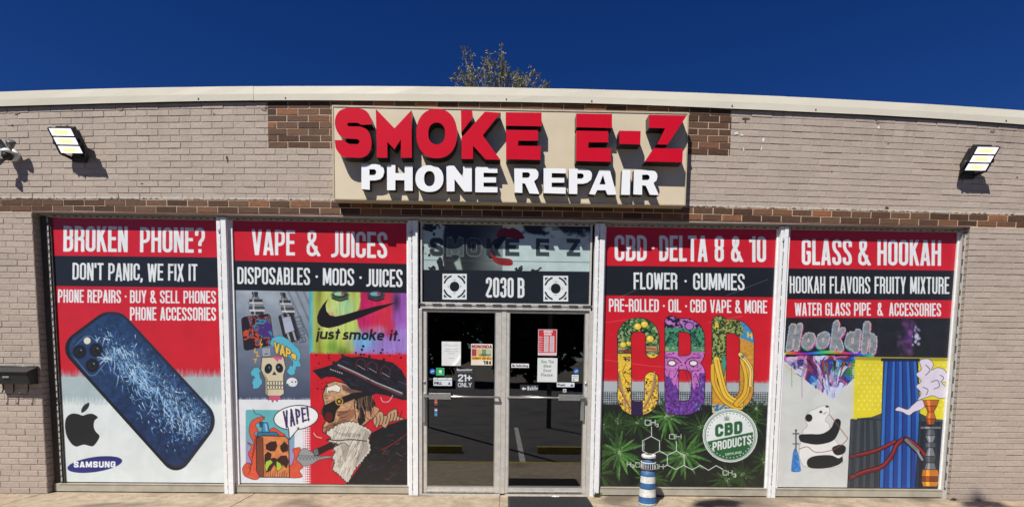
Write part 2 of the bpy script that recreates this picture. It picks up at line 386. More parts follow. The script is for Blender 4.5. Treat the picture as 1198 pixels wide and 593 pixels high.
# mullions: white boxed posts with a light strip run down the middle
for a, c in ((-3.232, -3.123), (-1.091, -.980), (1.035, 1.143), (3.161, 3.247)):
    mb = MB(); w_ = c-a
    mb.box(a, a+w_*.40, -.066, .05, .0, 3.149, .003); mb.box(a+w_*.46, c, -.072, .05, .0, 3.149, .003)
    mb.box(a+w_*.39, a+w_*.47, -.055, .04, .0, 3.149)
    mu = mb.build('mullion', M_white, shop)
    l = MB(); y = -.067
    l.box(a+w_*.43-.0025, a+w_*.43+.0025, y+.004, y+.0115, .05, 3.02, mi=0)
    z = .06
    while z < 3.02:
        ln = random.uniform(.07, .16)
        x = a+w_*.43+random.uniform(-.002, .002)
        if random.random() < .86: l.box(x-.0035, x+.0035, y-.002, y+.012, z, z+ln, mi=1)
        if random.random() < .5: l.box(x-.011, x+.001, y-.004, y+.002, z+.01, z+.045, mi=0)
        z += ln+random.uniform(.012, .05)
    l.box(a+w_*.2, a+w_*.42, y-.014, y, 2.985, 3.02, .003, mi=0)
    l.build('light_strip', [M_led, M_dark], mu)

# transom over the doors
DX0, DX1 = -.955, 1.005
t_ = MB()
t_.box(DX0, -.936, -.03, .05, 2.215, 3.129, .002); t_.box(.986, DX1, -.03, .05, 2.215, 3.129, .002); t_.box(DX0, DX1, -.032, .05, 3.129, 3.149, .002)
t_.box(DX0, DX1, -.05, .05, 2.168, 2.214, .003); t_.box(-.935, .985, -.03, .05, 2.2145, 2.244, .002)
tr_ = t_.build('transom_window', M_alu, shop)
g = MB(); g.box(-.936, .986, .008, .014, 2.244, 3.129); g.build('pane', M_glass, tr_)
l = MB(); led_line(l, (DX0-.06, 2.219), (DX1+.07, 2.219), y=-.057, wd=.016, white=True, seg=.17, duty=.6)
led_line(l, (-.93, 3.139), (.98, 3.139), y=-.04, wd=.012); l.build('light_strip', [M_led, M_dark], tr_)

# doors
f = MB()
f.box(-.978, -.935, -.055, .05, 0, 2.167, .003); f.box(.990, 1.033, -.055, .05, 0, 2.167, .003)
f.box(-.02, .035, -.035, .05, .02, 2.167, .003); f.box(-.934, -.021, -.05, .05, .0, .018); f.box(.036, .989, -.05, .05, .0, .018)
f.build('door_frame', M_alu, shop)
def door(x0, x1, gx0, gx1, hinge_left):
    d = MB()
    d.box(x0, gx0, -.03, .015, .026, 2.160, .003); d.box(gx1, x1, -.03, .015, .026, 2.160, .003)
    d.box(gx0, gx1, -.03, .015, .026, .100, .003); d.box(gx0, gx1, -.03, .015, 2.142, 2.160, .003)
    do = d.build('door', M_alu, shop)
    g = MB(); g.box(gx0, gx1, -.008, -.002, .100, 2.142); g.build('pane', M_glass, do)
    g = MB(); g.box(gx0, gx1, -.033, -.009, .100, .108); g.box(gx0, gx1, -.033, -.009, 2.134, 2.142); g.box(gx0, gx0+.008, -.033, -.009, .108, 2.134); g.box(gx1-.008, gx1, -.033, -.009, .108, 2.134)
    g.build('glazing_bead', M_aluB, do)
    b = MB(); b.tube([(x0+.02, -.075, 1.165), (x1-.02, -.075, 1.165)], .011, 10)
    for x in (x0+.025, x1-.025): b.tube([(x, -.03, 1.165), (x, -.08, 1.165)], .012, 8)
    b.build('push_bar', M_aluB, do)
    p = MB()
    if hinge_left: p.box(gx0+.035, gx0+.29, -.092, -.082, 1.135, 1.205, .003); p.box(x0+.005, x0+.038, -.06, -.031, .86, 1.20, .003)
    else: p.box(gx1-.30, gx1-.045, -.092, -.082, 1.135, 1.205, .003); p.box(gx1-.035, gx1+.005, -.06, -.031, .90, 1.20, .003)
    p.build('push_plate', M_aluB, do)
    k = MB(); xx = x0+.022 if hinge_left else x1-.022
    k.lathe([(.0, 0), (.014, 0), (.014, .01), (.009, .014)], (xx, -.031, 1.33), 14, Matrix.Rotation(R(90), 3, 'X')); k.build('lock', M_aluB, do)
    k = MB(); k.box(gx0, gx1, -.044, -.031, .030, .048, .002)
    for q in range(6): k.box(gx0+.05+q*.13, gx0+.058+q*.13, -.047, -.0445, .034, .044, mi=1)
    k.build('bottom_sweep', [M_aluB, M_dark], do)
    return do
door(-.934, -.022, -.888, -.092, True); door(.037, .988, .069, .945, False)

# ------------------------------------------------------------------ the drawing board: printed sheets as fine coloured grids
def homog(src, dst):
    A = []; b = []
    for (x, y), (u, v) in zip(src, dst):
        A += [[x, y, 1, 0, 0, 0, -u*x, -u*y], [0, 0, 0, x, y, 1, -v*x, -v*y]]; b += [u, v]
    return np.append(np.linalg.solve(np.array(A, float), np.array(b, float)), 1).reshape(3, 3)
def smooth(pts, n=6, closed=True):
    P = np.array(pts, float); N = len(P); out = []
    for i in range(N if closed else N-1):
        p0, p1, p2, p3 = (P[(i-1) % N], P[i], P[(i+1) % N], P[(i+2) % N]) if closed else (P[max(i-1, 0)], P[i], P[i+1], P[min(i+2, N-1)])
        for k in range(n):
            t = k/n
            out.append(.5*((2*p1)+(-p0+p2)*t+(2*p0-5*p1+4*p2-p3)*t*t+(-p0+3*p1-3*p2+p3)*t**3))
    if not closed: out.append(P[-1])
    return np.array(out)
def z2(pts, ox, oy, s): return [(ox+x/s, oy+y/s) for x, y in pts]
def vnoise(x, y, seed=0):
    xi = np.floor(x).astype(int); yi = np.floor(y).astype(int); fx = x-xi; fy = y-yi
    fx = fx*fx*(3-2*fx); fy = fy*fy*(3-2*fy)
    def hsh(a, b):
        n = (a*374761393 + b*668265263 + seed*1442695041) & 0x7fffffff
        n = ((n ^ (n >> 13))*1274126177) & 0x7fffffff
        return ((n ^ (n >> 16)) & 0xffff)/65535.
    return (hsh(xi, yi)*(1-fx)+hsh(xi+1, yi)*fx)*(1-fy)+(hsh(xi, yi+1)*(1-fx)+hsh(xi+1, yi+1)*fx)*fy
def fbm(x, y, seed=0, o=4):
    s = 0; a = .5; t = 0
    for k in range(o): s = s+a*vnoise(x*2**k, y*2**k, seed+k*17); t += a; a *= .5
    return s/t
def fillet(spec, closed, seg=6):
    """corner points (x, y[, r]) to a polyline with rounded corners"""
    P = [(p[0], p[1], p[2] if len(p) > 2 else 0) for p in spec]; N = len(P); out = []
    for i, (x, y, r) in enumerate(P):
        if r <= 0 or (not closed and i in (0, N-1)): out.append((x, y)); continue
        a = np.array(P[i-1][:2]); b = np.array((x, y)); c = np.array(P[(i+1) % N][:2])
        u = a-b; v = c-b; lu = np.linalg.norm(u); lv = np.linalg.norm(v); r_ = min(r, lu*.5 if P[i-1][2] > 0 else lu, lv*.5 if P[(i+1) % N][2] > 0 else lv)
        p = b+u/lu*r_; q = b+v/lv*r_
        for k in range(seg+1):
            t = k/seg; k0 = .5523
            p1 = p+(b-p)*k0; q1 = q+(b-q)*k0
            out.append(tuple((1-t)**3*p+3*(1-t)**2*t*p1+3*(1-t)*t*t*q1+t**3*q))
    return out
def glyph(ch, W, t):
    a, b, T, Bt, r, m = t/2, W-t/2, 1-t/2, t/2, min(.16, W*.45), W/2
    S = []; o = lambda *p: S.append((fillet(p, False), False)); c = lambda *p: S.append((fillet(p, True), True))
    w_ = W
    if ch in 'O0': c((a, Bt, r), (a, T, r), (b, T, r), (b, Bt, r))
    elif ch == 'Q': c((a, Bt, r), (a, T, r), (b, T, r), (b, Bt, r)); o((m, .2), (W, 0))
    elif ch == 'C': o((b, .64), (b, T, r), (a, T, r), (a, Bt, r), (b, Bt, r), (b, .36))
    elif ch == 'G': o((b, .68), (b, T, r), (a, T, r), (a, Bt, r), (b, Bt, r), (b, .48), (m, .48))
    elif ch == 'S': o((b, .70), (b, T, r), (a, T, r), (a, .60, r), (b, .40, r), (b, Bt, r), (a, Bt, r), (a, .30))
    elif ch == 'U': o((a, 1), (a, Bt, r), (b, Bt, r), (b, 1))
    elif ch == 'J': w_ = W*.72; b = w_-t/2; o((b, 1), (b, Bt, r), (0, Bt))
    elif ch == 'D': c((a, Bt), (a, T), (b, T, r), (b, Bt, r))
    elif ch == 'P': o((a, 0), (a, 1)); o((a, T), (b, T, r), (b, .43, r), (a, .43))
    elif ch == 'B': o((a, 0), (a, 1)); o((a, T), (b-.01, T, r*.8), (b-.01, .53, r*.6), (a, .53)); o((a, .53), (b, .53, r*.6), (b, Bt, r*.8), (a, Bt))
    elif ch == 'R': o((a, 0), (a, 1)); o((a, T), (b, T, r), (b, .50, r), (a, .50)); o((m, .50), (b, .47, .06), (b, 0))
    elif ch == 'H': o((a, 0), (a, 1)); o((b, 0), (b, 1)); o((a, .52), (b, .52))
    elif ch == 'E': w_ = W*.88; o((a, 0), (a, 1)); o((a, T), (w_, T)); o((a, .52), (w_-.03, .52)); o((a, Bt), (w_, Bt))
    elif ch == 'F': w_ = W*.86; o((a, 0), (a, 1)); o((a, T), (w_, T)); o((a, .50), (w_-.03, .50))
    elif ch == 'L': w_ = W*.84; o((a, 0), (a, 1)); o((a, Bt), (w_, Bt))
    elif ch == 'I': w_ = t; o((a, 0), (a, 1))
    elif ch == '1': w_ = t*1.9; o((w_-t/2, 0), (w_-t/2, 1)); o((0, .82), (w_-t/2, .86))
    elif ch == 'T': w_ = W*.92; o((0, T), (w_, T)); o((w_/2, 0), (w_/2, 1))
    elif ch == 'N': o((a, 0), (a, 1)); o((b, 0), (b, 1)); o((a, 1.05), (b, -.05))
    elif ch == 'M': w_ = W*1.28; b = w_-t/2; o((a, 0), (a, 1)); o((b, 0), (b, 1)); o((a+.01, 1.05), (w_/2, .12)); o((b-.01, 1.05), (w_/2, .12))
    elif ch == 'W': w_ = W*1.42; o((a*.8, 1.05), (w_*.27, -.08)); o((w_*.27, -.08), (w_*.5, .95)); o((w_*.5, .95), (w_*.73, -.08)); o((w_*.73, -.08), (w_-a*.8, 1.05))
    elif ch == 'V': w_ = W*1.02; o((a*.8, 1.06), (w_/2, -.08)); o((w_-a*.8, 1.06), (w_/2, -.08))
    elif ch == 'A': w_ = W*1.04; o((a*.8, -.06), (w_/2, 1.08)); o((w_-a*.8, -.06), (w_/2, 1.08)); o((w_*.24, .25), (w_*.76, .25))
    elif ch == 'K': o((a, 0), (a, 1)); o((b+.02, 1.06), (a, .40)); o((b+.03, -.06), (W*.42, .62))
    elif ch == 'X': o((a*.8, 1.05), (W-a*.8, -.05)); o((a*.8, -.05), (W-a*.8, 1.05))
    elif ch == 'Y': o((a*.7, 1.05), (m, .40)); o((W-a*.7, 1.05), (m, .40)); o((m, 0), (m, .46))
    elif ch == 'Z': w_ = W*.9; o((0, T), (w_, T)); o((0, Bt), (w_, Bt)); o((w_-t*.6, T), (t*.6, Bt))
    elif ch == '2': o((a, .70), (a, T, r), (b, T, r), (b, .62, .1), (a, .16), (a, Bt)); o((a, Bt), (W, Bt))
    elif ch == '3': o((a, .72), (a, T, r), (b, T, r), (b, .53, r*.7), (m*.8, .53)); o((m*.8, .53), (b, .53, r*.7), (b, Bt, r), (a, Bt, r), (a, .28))
    elif ch == '4': o((b-.03, 0), (b-.03, 1)); o((b-.03, 1), (a, .3)); o((0, .26), (W, .26))
    elif ch == '8': c((a, .53, r*.7), (a, T, r), (b, T, r), (b, .53, r*.7)); c((a, .53, r*.7), (a, Bt, r), (b, Bt, r), (b, .53, r*.7))
    elif ch == '&': w_ = W*1.18; b = W-t/2; o((w_, 0), (a+.04, .66, .05), (a+.04, T, r*.8), (b-.04, T, r*.8), (b-.04, .66, .1), (a, .42, .1), (a, Bt, r), (b, Bt, r), (b, .40))
    elif ch == '?': o((a, .68), (a, T, r), (b, T, r), (b, .56, .1), (m, .42, .05), (m, .27)); o((m, 0), (m, .14))
    elif ch == '!': w_ = t; o((a, .3), (a, 1)); o((a, 0), (a, .15))
    elif ch == "'": w_ = t; o((a, .72), (a, 1))
    elif ch == ',': w_ = t; o((a, .13), (a, 0), (a-.05, -.12))
    elif ch == '.': w_ = t; o((a, .0), (a, .14))
    elif ch == '-': w_ = W*.7; o((0, .48), (w_, .48))
    elif ch == '+': o((0, .5), (W, .5)); o((m, .5-W/2), (m, .5+W/2))
    elif ch == '*': w_ = t*1.1; o((0, .5), (w_, .5))
    elif ch == ' ': w_ = W*.5
    # lower case
    elif ch == 'u': o((a, .68), (a, Bt, r), (b, Bt, r), (b, .68)); o((b, 0), (b, .68))
    elif ch == 'j': w_ = t; o((a, .68), (a, -.26)); o((a, .80), (a, .96))
    elif ch == 'i': w_ = t; o((a, .68), (a, 0)); o((a, .80), (a, .96))
    elif ch == 'l': w_ = t; o((a, 0), (a, 1))
    elif ch == 's': w_ = W*.8; b = w_-t/2; o((b, .68-t/2), (a, .68-t/2, .1), (a, .36, .1), (b, .32, .1), (b, Bt, .1), (0, Bt))
    elif ch == 't': w_ = W*.62; o((w_/2, 0), (w_/2, .92)); o((0, .62), (w_, .62))
    elif ch == 'm': w_ = W*1.6; o((a, 0), (a, .68)); o((a, .68-t/2), (w_/2, .68-t/2, r), (w_/2, 0)); o((w_/2, .68-t/2), (w_-t/2, .68-t/2, r), (w_-t/2, 0))
    elif ch == 'n': o((a, 0), (a, .68)); o((a, .68-t/2), (b, .68-t/2, r), (b, 0))
    elif ch == 'r': w_ = W*.7; o((a, 0), (a, .68)); o((a, .68-t/2), (w_, .68-t/2))
    elif ch == 'o': c((a, Bt, r*1.3), (a, .68-t/2, r*1.3), (b, .68-t/2, r*1.3), (b, Bt, r*1.3))
    elif ch == 'k': o((a, 0), (a, 1)); o((b, .70), (a, .28)); o((b+.03, -.02), (W*.4, .42))
    elif ch == 'e': o((a, .34), (b, .34, 0), (b, .68-t/2, r), (a, .68-t/2, r), (a, Bt, r), (b, Bt, .05))
    elif ch == 'c': o((b, .68-t/2), (a, .68-t/2, r), (a, Bt, r), (b, Bt))
    elif ch == 'a': o((b, 0), (b, .68)); c((a, Bt, r), (a, .68-t/2, r), (b, .68-t/2, r), (b, Bt, r))
    elif ch == 'b': o((a, 0), (a, 1)); c((a, Bt, r), (a, .68-t/2, r), (b, .68-t/2, r), (b, Bt, r))
    elif ch == 'd': o((b, 0), (b, 1)); c((a, Bt, r), (a, .68-t/2, r), (b, .68-t/2, r), (b, Bt, r))
    elif ch == 'p': o((a, -.28), (a, .68)); c((a, Bt, r), (a, .68-t/2, r), (b, .68-t/2, r), (b, Bt, r))
    elif ch == 'h': o((a, 0), (a, 1)); o((a, .68-t/2), (b, .68-t/2, r), (b, 0))
    elif ch == 'g': o((b, .68), (b, -.24, .1), (a, -.24)); c((a, Bt, r), (a, .68-t/2, r), (b, .68-t/2, r), (b, Bt, r))
    elif ch == 'y': o((a, .68), (m, 0)); o((b, .68), (m-.08, -.26))
    return w_, S
def text_polys(s, W, t, gap, slant=0):
    x = 0; out = []
    for ch in s:
        w_, S = glyph(ch, W, t); out.append((x, w_, S)); x += w_+gap
    return x-gap, out

class Art:
    def __init__(s, corners, wm, hm, res, base):
        s.nx = max(2, int(wm/res)+1); s.ny = max(2, int(hm/res)+1); s.w = wm; s.h = hm
        H = homog([(0, 0), (1, 0), (1, 1), (0, 1)], corners)
        u, v = np.meshgrid(np.linspace(0, 1, s.nx), np.linspace(0, 1, s.ny))
        d = H[2, 0]*u+H[2, 1]*v+H[2, 2]
        s.X = (H[0, 0]*u+H[0, 1]*v+H[0, 2])/d; s.Y = (H[1, 0]*u+H[1, 1]*v+H[1, 2])/d; s.u = u; s.v = v
        s.px = abs(corners[1][0]-corners[0][0])/s.nx
        s.C = np.ones((s.ny, s.nx, 3))*np.array(base, float)
        s.warpf = None
    def win(s, x0, y0, x1, y1):
        m = (s.X >= x0-1) & (s.X <= x1+1) & (s.Y >= y0-1) & (s.Y <= y1+1)
        r = np.where(m.any(1))[0]; c = np.where(m.any(0))[0]
        if len(r) == 0 or len(c) == 0: return None
        return slice(r[0], r[-1]+1), slice(c[0], c[-1]+1)
    def put(s, w_, cov, col):
        if callable(col): col = col(s.X[w_], s.Y[w_])
        else: col = np.array(col, float)
        s.C[w_] = s.C[w_]*(1-cov[..., None])+col*cov[..., None]
    def sd(s, P, X, Y):
        P = np.array(P, float); Q = np.roll(P, -1, 0); best = np.full(X.shape, 1e9); ins = np.zeros(X.shape, bool)
        for (ax_, ay_), (bx, by) in zip(P, Q):
            ex, ey = bx-ax_, by-ay_; L2 = ex*ex+ey*ey+1e-12
            t = np.clip(((X-ax_)*ex+(Y-ay_)*ey)/L2, 0, 1)
            best = np.minimum(best, (X-ax_-t*ex)**2+(Y-ay_-t*ey)**2)
            if ay_ != by: ins ^= ((ay_ > Y) != (by > Y)) & (X < ex*(Y-ay_)/(by-ay_)+ax_)
        return np.sqrt(best)*np.where(ins, -1, 1)
    def poly(s, P, col, a=1., line=None, lw=.6, soft=0, curved=False):
        if curved: P = smooth(P)
        P = np.array(P, float); e = lw+soft+1
        w_ = s.win(P[:, 0].min()-e, P[:, 1].min()-e, P[:, 0].max()+e, P[:, 1].max()+e)
        if w_ is None: return
        d = s.sd(P, s.X[w_], s.Y[w_]); k = s.px+soft
        if col is not None: s.put(w_, np.clip(.5-d/k, 0, 1)*a, col)
        if line is not None: s.put(w_, np.clip(.5+(lw/2-abs(d))/s.px, 0, 1), line)
    def ell(s, cx, cy, rx, ry=None, col=None, rot=0, a=1., line=None, lw=.6, soft=0):
        ry = rx if ry is None else ry; n = 28 if max(rx, ry) > 3 else 14; c, q = math.cos(R(rot)), math.sin(R(rot))
        s.poly([(cx+c*rx*math.cos(k*2*math.pi/n)-q*ry*math.sin(k*2*math.pi/n), cy+q*rx*math.cos(k*2*math.pi/n)+c*ry*math.sin(k*2*math.pi/n)) for k in range(n)], col, a, line, lw, soft)
    def line(s, P, wd, col, a=1., curved=False, taper=False, soft=0):
        if curved: P = smooth(P, 6, False)
        P = np.array(P, float); e = wd+soft+1
        w_ = s.win(P[:, 0].min()-e, P[:, 1].min()-e, P[:, 0].max()+e, P[:, 1].max()+e)
        if w_ is None: return
        X, Y = s.X[w_], s.Y[w_]; cov = np.zeros(X.shape); n = len(P)-1
        for i in range(n):
            (ax_, ay_), (bx, by) = P[i], P[i+1]; ex, ey = bx-ax_, by-ay_; L2 = ex*ex+ey*ey+1e-12
            t = np.clip(((X-ax_)*ex+(Y-ay_)*ey)/L2, 0, 1); d = np.sqrt((X-ax_-t*ex)**2+(Y-ay_-t*ey)**2)
            wk = wd*(1-(i+t)/n) if taper else wd
            cov = np.maximum(cov, np.clip(.5+(wk/2-d)/(s.px+soft), 0, 1)*(np.minimum(1, wk/s.px) if not taper else np.clip(wk/s.px, 0, 1)))
        s.put(w_, cov*a, col)
    def text(s, st, x0, x1, l, r, col, t=.15, W=None, gap=.05, slant=0, a=1., rough=0, outline=None, ow=0, jig=0):
        """l, r: (top, bottom) heights at the left and the right end; the letter width adapts to the run"""
        asp = (x1-x0)/(((l[1]-l[0])+(r[1]-r[0]))/2)
        if W is None:
            lo, hi = .1, 3.
            for _ in range(30):
                W = (lo+hi)/2
                if text_polys(st, W, t, gap)[0] < asp: lo = W
                else: hi = W
        tot, gl = text_polys(st, W, t, gap)
        hgt = ((l[1]-l[0])+(r[1]-r[0]))/2; ex = .4*hgt
        w_ = s.win(min(x0, x1)-ex, min(l[0], r[0])-ex, max(x0, x1)+ex, max(l[1], r[1])+ex)
        if w_ is None: return
        X, Y = s.X[w_], s.Y[w_]; q = (X-x0)/(x1-x0); top = l[0]+(r[0]-l[0])*q; bot = l[1]+(r[1]-l[1])*q
        V = (bot-Y)/(bot-top); U = q*tot-slant*(V-.5)*(tot/asp if asp else 1)
        aa = s.px/hgt; cov = np.zeros(X.shape); cov2 = np.zeros(X.shape)
        if rough: U = U+rough*(fbm(X*1.1, Y*1.1, 3)-.5); V = V+rough*(fbm(X*1.1+50, Y*1.1, 4)-.5)
        low = any(ch in 'jpgy' for ch in st)
        for gi, (gx, gw, S) in enumerate(gl):
            jv = jig*((gi*37 % 5)-2)/2
            sel = (U > gx-.1-ow) & (U < gx+gw+.1+ow)
            if not sel.any(): continue
            u_ = U[sel]-gx; v_ = V[sel]-jv; best = np.full(u_.shape, 9.)
            for P, closed in S:
                n = len(P)
                for i in range(n if closed else n-1):
                    (ax_, ay_), (bx, by) = P[i], P[(i+1) % n]; ex_, ey = bx-ax_, by-ay_; L2 = ex_*ex_+ey*ey
                    if L2 < 1e-10: continue
                    tt = ((u_-ax_)*ex_+(v_-ay_)*ey)/L2; tc_ = np.clip(tt, 0, 1)
                    d = np.sqrt((u_-ax_-tc_*ex_)**2+(v_-ay_-tc_*ey)**2)
                    L_ = math.sqrt(L2)
                    if not closed and not rough:     # square ends
                        if i == 0: d = np.where(tt < 0, np.maximum(np.abs((u_-ax_)*ey-(v_-ay_)*ex_)/L_, t/2-tt*L_), d)
                        if i == n-2: d = np.where(tt > 1, np.maximum(np.abs((u_-ax_)*ey-(v_-ay_)*ex_)/L_, t/2+(tt-1)*L_), d)
                    best = np.minimum(best, d)
            lo_ = -.3 if ',' in st or low else 0
            cc = np.clip(.5+(t/2-best)/aa, 0, 1)
            if not rough: cc = cc*np.clip(.5+(v_-lo_)/aa, 0, 1)*np.clip(.5+(1-v_)/aa, 0, 1)
            cov[sel] = np.maximum(cov[sel], cc)
            if ow: cov2[sel] = np.maximum(cov2[sel], np.clip(.5+(t/2+ow-best)/aa, 0, 1))
        if ow: s.put(w_, cov2, outline)
        s.put(w_, cov*a, col)
    def build(s, name, x0, z1, y, label, cat, group=None, mat_=None, curl=None, parent=None, thick=.0012):
        nx, ny = s.nx, s.ny
        X = x0+s.u*s.w; Z = z1-s.v*s.h; Yv = np.full(X.shape, y)
        if curl is not None: Yv = Yv+curl(s.u, s.v)
        org = Vector((x0+s.w/2, y, z1-s.h)) if parent is None else Vector((0, 0, 0))
        V = np.stack([X-org.x, Yv-org.y, Z-org.z], -1).reshape(-1, 3)
        rim = np.concatenate([np.arange(nx), np.arange(1, ny)*nx+nx-1, (ny-1)*nx+np.arange(nx-2, -1, -1), np.arange(ny-2, 0, -1)*nx])
        back = V[rim].copy(); back[:, 1] += thick
        i = np.arange((ny-1)*nx).reshape(ny-1, nx)[:, :-1].ravel()
        F = np.stack([i, i+nx, i+nx+1, i+1], 1)
        nv = len(V); nr = len(rim); k = np.arange(nr); k2 = (k+1) % nr
        F2 = np.stack([rim[k], rim[k2], nv+k2, nv+k], 1)
        V = np.concatenate([V, back]); F = np.concatenate([F, F2])
        me = bpy.data.meshes.new(name); me.vertices.add(len(V)); me.vertices.foreach_set('co', V.astype(np.float32).ravel())
        me.loops.add(F.size); me.loops.foreach_set('vertex_index', F.astype(np.int32).ravel())
        me.polygons.add(len(F)); me.polygons.foreach_set('loop_start', (np.arange(len(F))*4).astype(np.int32)); me.update(calc_edges=True)
        sr = np.clip(s.C, 0, 255)/255.; lin = np.where(sr <= .04045, sr/12.92, ((sr+.055)/1.055)**2.4)
        lin = .008+lin*.88
        lin = lin.reshape(-1, 3); lin = np.concatenate([lin, lin[rim]])
        a = me.attributes.new('print', 'FLOAT_COLOR', 'POINT'); a.data.foreach_set('color', np.concatenate([lin, np.ones((len(lin), 1))], 1).astype(np.float32).ravel())
        me.materials.append(mat_ or M_print); o = bpy.data.objects.new(name, me); COL.objects.link(o)
        if parent is None: o.location = org; tag(o, label, cat, group)
        else:
            o.parent = parent
        return o
def print_mat(name, rough, bump):
    m = bpy.data.materials.new(name); m.use_nodes = True; t = m.node_tree; b = t.nodes['Principled BSDF']
    a = t.nodes.new('ShaderNodeAttribute'); a.attribute_name = 'print'
    tc = t.nodes.new('ShaderNodeTexCoord'); n = t.nodes.new('ShaderNodeTexNoise'); n.inputs['Scale'].default_value = 3.5; n.inputs['Detail'].default_value = 8; n.inputs['Distortion'].default_value = 1.2
    t.links.new(tc.outputs['Object'], n.inputs[0])
    mr = t.nodes.new('ShaderNodeMapRange'); mr.inputs[1].default_value = .3; mr.inputs[2].default_value = .7; mr.inputs[3].default_value = .90; mr.inputs[4].default_value = 1.04
    t.links.new(n.outputs[0], mr.inputs[0])
    h = t.nodes.new('ShaderNodeHueSaturation'); t.links.new(a.outputs['Color'], h.inputs['Color']); t.links.new(mr.outputs[0], h.inputs['Value']); t.links.new(h.outputs[0], b.inputs['Base Color'])
    b.inputs['Roughness'].default_value = rough
    bp = t.nodes.new('ShaderNodeBump'); bp.inputs['Strength'].default_value = bump; bp.inputs['Distance'].default_value = .01
    t.links.new(n.outputs[0], bp.inputs['Height']); t.links.new(bp.outputs[0], b.inputs['Normal'])
    return m
M_print = print_mat('printed_vinyl', .28, .25); M_paper = print_mat('printed_paper', .7, .1)
RED = (203, 22, 40); NAVY = (20, 24, 33); WHT = (232, 238, 240)
def halftone(A, y0, y1, c_up, c_dn, x0=-1e9, x1=1e9, per=2.6, seed=1):
    """ragged brushed edge between two flat prints"""
    w_ = A.win(max(x0, A.X.min()), y0-4, min(x1, A.X.max()), y1+4); X, Y = A.X[w_], A.Y[w_]
    q = (Y-y0)/(y1-y0)+.55*(vnoise(X/1.1, Y*.12, seed)-.5)
    cov = np.clip(q*1.15-.07, 0, 1)*((X >= x0) & (X <= x1)); A.put(w_, cov, c_dn)
RES = .0045

# ---- sheet 1: phone repair
A = Art([(59, 255), (254.5, 256), (263, 564), (79.5, 561)], WINS[0][1]-WINS[0][0], WZ1-WZ0, RES, RED)
A.poly([(40, 441), (290, 442), (290, 600), (40, 600)], (168, 186, 191)); halftone(A, 431, 444, RED, (168, 186, 191))
halftone(A, 463, 476, None, (220, 229, 230)); A.poly([(40, 474), (290, 474), (290, 600), (40, 600)], (220, 229, 230))
A.poly([(40, 300), (290, 300.5), (290, 336.5), (40, 335.5)], NAVY)
A.text('BROKEN', 73, 148.5, (264.5, 295), (264.5, 295), WHT, .132); A.text('PHONE?', 163, 240, (265, 295), (265, 295), WHT, .132)
A.text("DON'T PANIC, WE FIX IT", 84, 231, (308, 328), (308.5, 328.5), WHT, .125)
A.text("PHONE REPAIRS", 67.5, 141, (339.5, 355), (339.8, 355.3), WHT, .13); A.ell(146.5, 347.5, 1.2, 1.2, WHT)
A.text("BUY & SELL PHONES", 151.5, 253, (340, 355.2), (340.2, 355.3), WHT, .13)
A.text("PHONE ACCESSORIES", 151.6, 253, (359.8, 375.5), (359.8, 375.5), WHT, .13)
quad = [(131, 357.5), (257.5, 493), (207, 558.5), (67.5, 405.5)]
rim = fillet([(x, y, 21) for x, y in quad], True, 8); c0 = np.mean(quad, 0)
A.poly(rim, (14, 18, 28)); A.poly([(c0[0]+(x-c0[0])*.985+3, c0[1]+(y-c0[1])*.985-1.5) for x, y in rim], (30, 38, 58))
inner = [(c0[0]+(x-c0[0])*.955+.9, c0[1]+(y-c0[1])*.955-1.2) for x, y in rim]
ux, uy = 126.5/185.4, 135.5/185.4                    # the long axis
def phonecol(X, Y):
    s = ((X-100)*ux+(Y-380)*uy)/180; r = ((X-100)*uy-(Y-380)*ux)/70
    n = fbm(X*.22, Y*.22, 5); st = fbm((X*ux+Y*uy)*.10, (X*uy-Y*ux)*.8, 9)
    base = np.array((26, 52, 90.))[None, None]*(1-np.clip(s, 0, 1))[..., None]+np.array((18, 38, 74.))[None, None]*np.clip(s, 0, 1)[..., None]
    # broken glass: short bright splinters, thick along a diagonal belt
    belt = np.exp(-((r-.05-.25*s)**2)/.10)*np.clip((s-.12)*4, 0, 1)
    sp = np.clip((vnoise(X*.85+.5*Y, Y*.35, 12)*.55+vnoise(X*.3+Y*.1, Y*1.1, 15)*.45-.52+.16*belt+.12*(n-.5))*7, 0, 1)
    sp2 = np.clip((vnoise(X*1.5, Y*1.4, 33)-.78+.22*belt)*5, 0, 1)
    c = base*(.75+.7*n[..., None])
    c = c+(np.array((90, 150, 205.))-c)*(sp*.25*np.clip(.15+belt+.5*np.clip(s-.5, 0, 1), 0, 1))[..., None]
    return c+(np.array((190, 225, 245.))-c)*(sp2*np.clip(.1+belt*.9, 0, 1)*.5)[..., None]
A.poly(inner, phonecol)
rs = random.Random(4)
def crack(x, y, an, ln, wd, cl_, al=.9):
    P = [(x, y)]
    for j in range(3): an += rs.gauss(0, .22); x += ln/3*math.cos(an); y += ln/3*math.sin(an); P.append((x, y))
    if all(A.sd(inner, np.array([[p[0]]]), np.array([[p[1]]]))[0, 0] < -1.5 for p in (P[0], P[-1])): A.line(P, wd, cl_, al, taper=True)
for k in range(900):
    s = rs.random()**.75; q = rs.gauss(.30*s-.10, .30 if s < .5 else .5)
    if abs(q) > .95: continue
    x = 107+ux*(8+168*s)+uy*q*36; y = 382+uy*(8+168*s)-ux*q*36
    an = rs.gauss(R(64), .2) if rs.random() < .62 else rs.choice([R(112), R(20), R(150)])+rs.gauss(0, .3)
    crack(x, y, an, rs.uniform(2, 6)+(rs.random() < .25)*rs.uniform(4, 10), rs.uniform(.55, 1.25), rs.choice([(150, 196, 234), (214, 234, 248), (104, 160, 214), (70, 124, 186), (10, 22, 46)]))
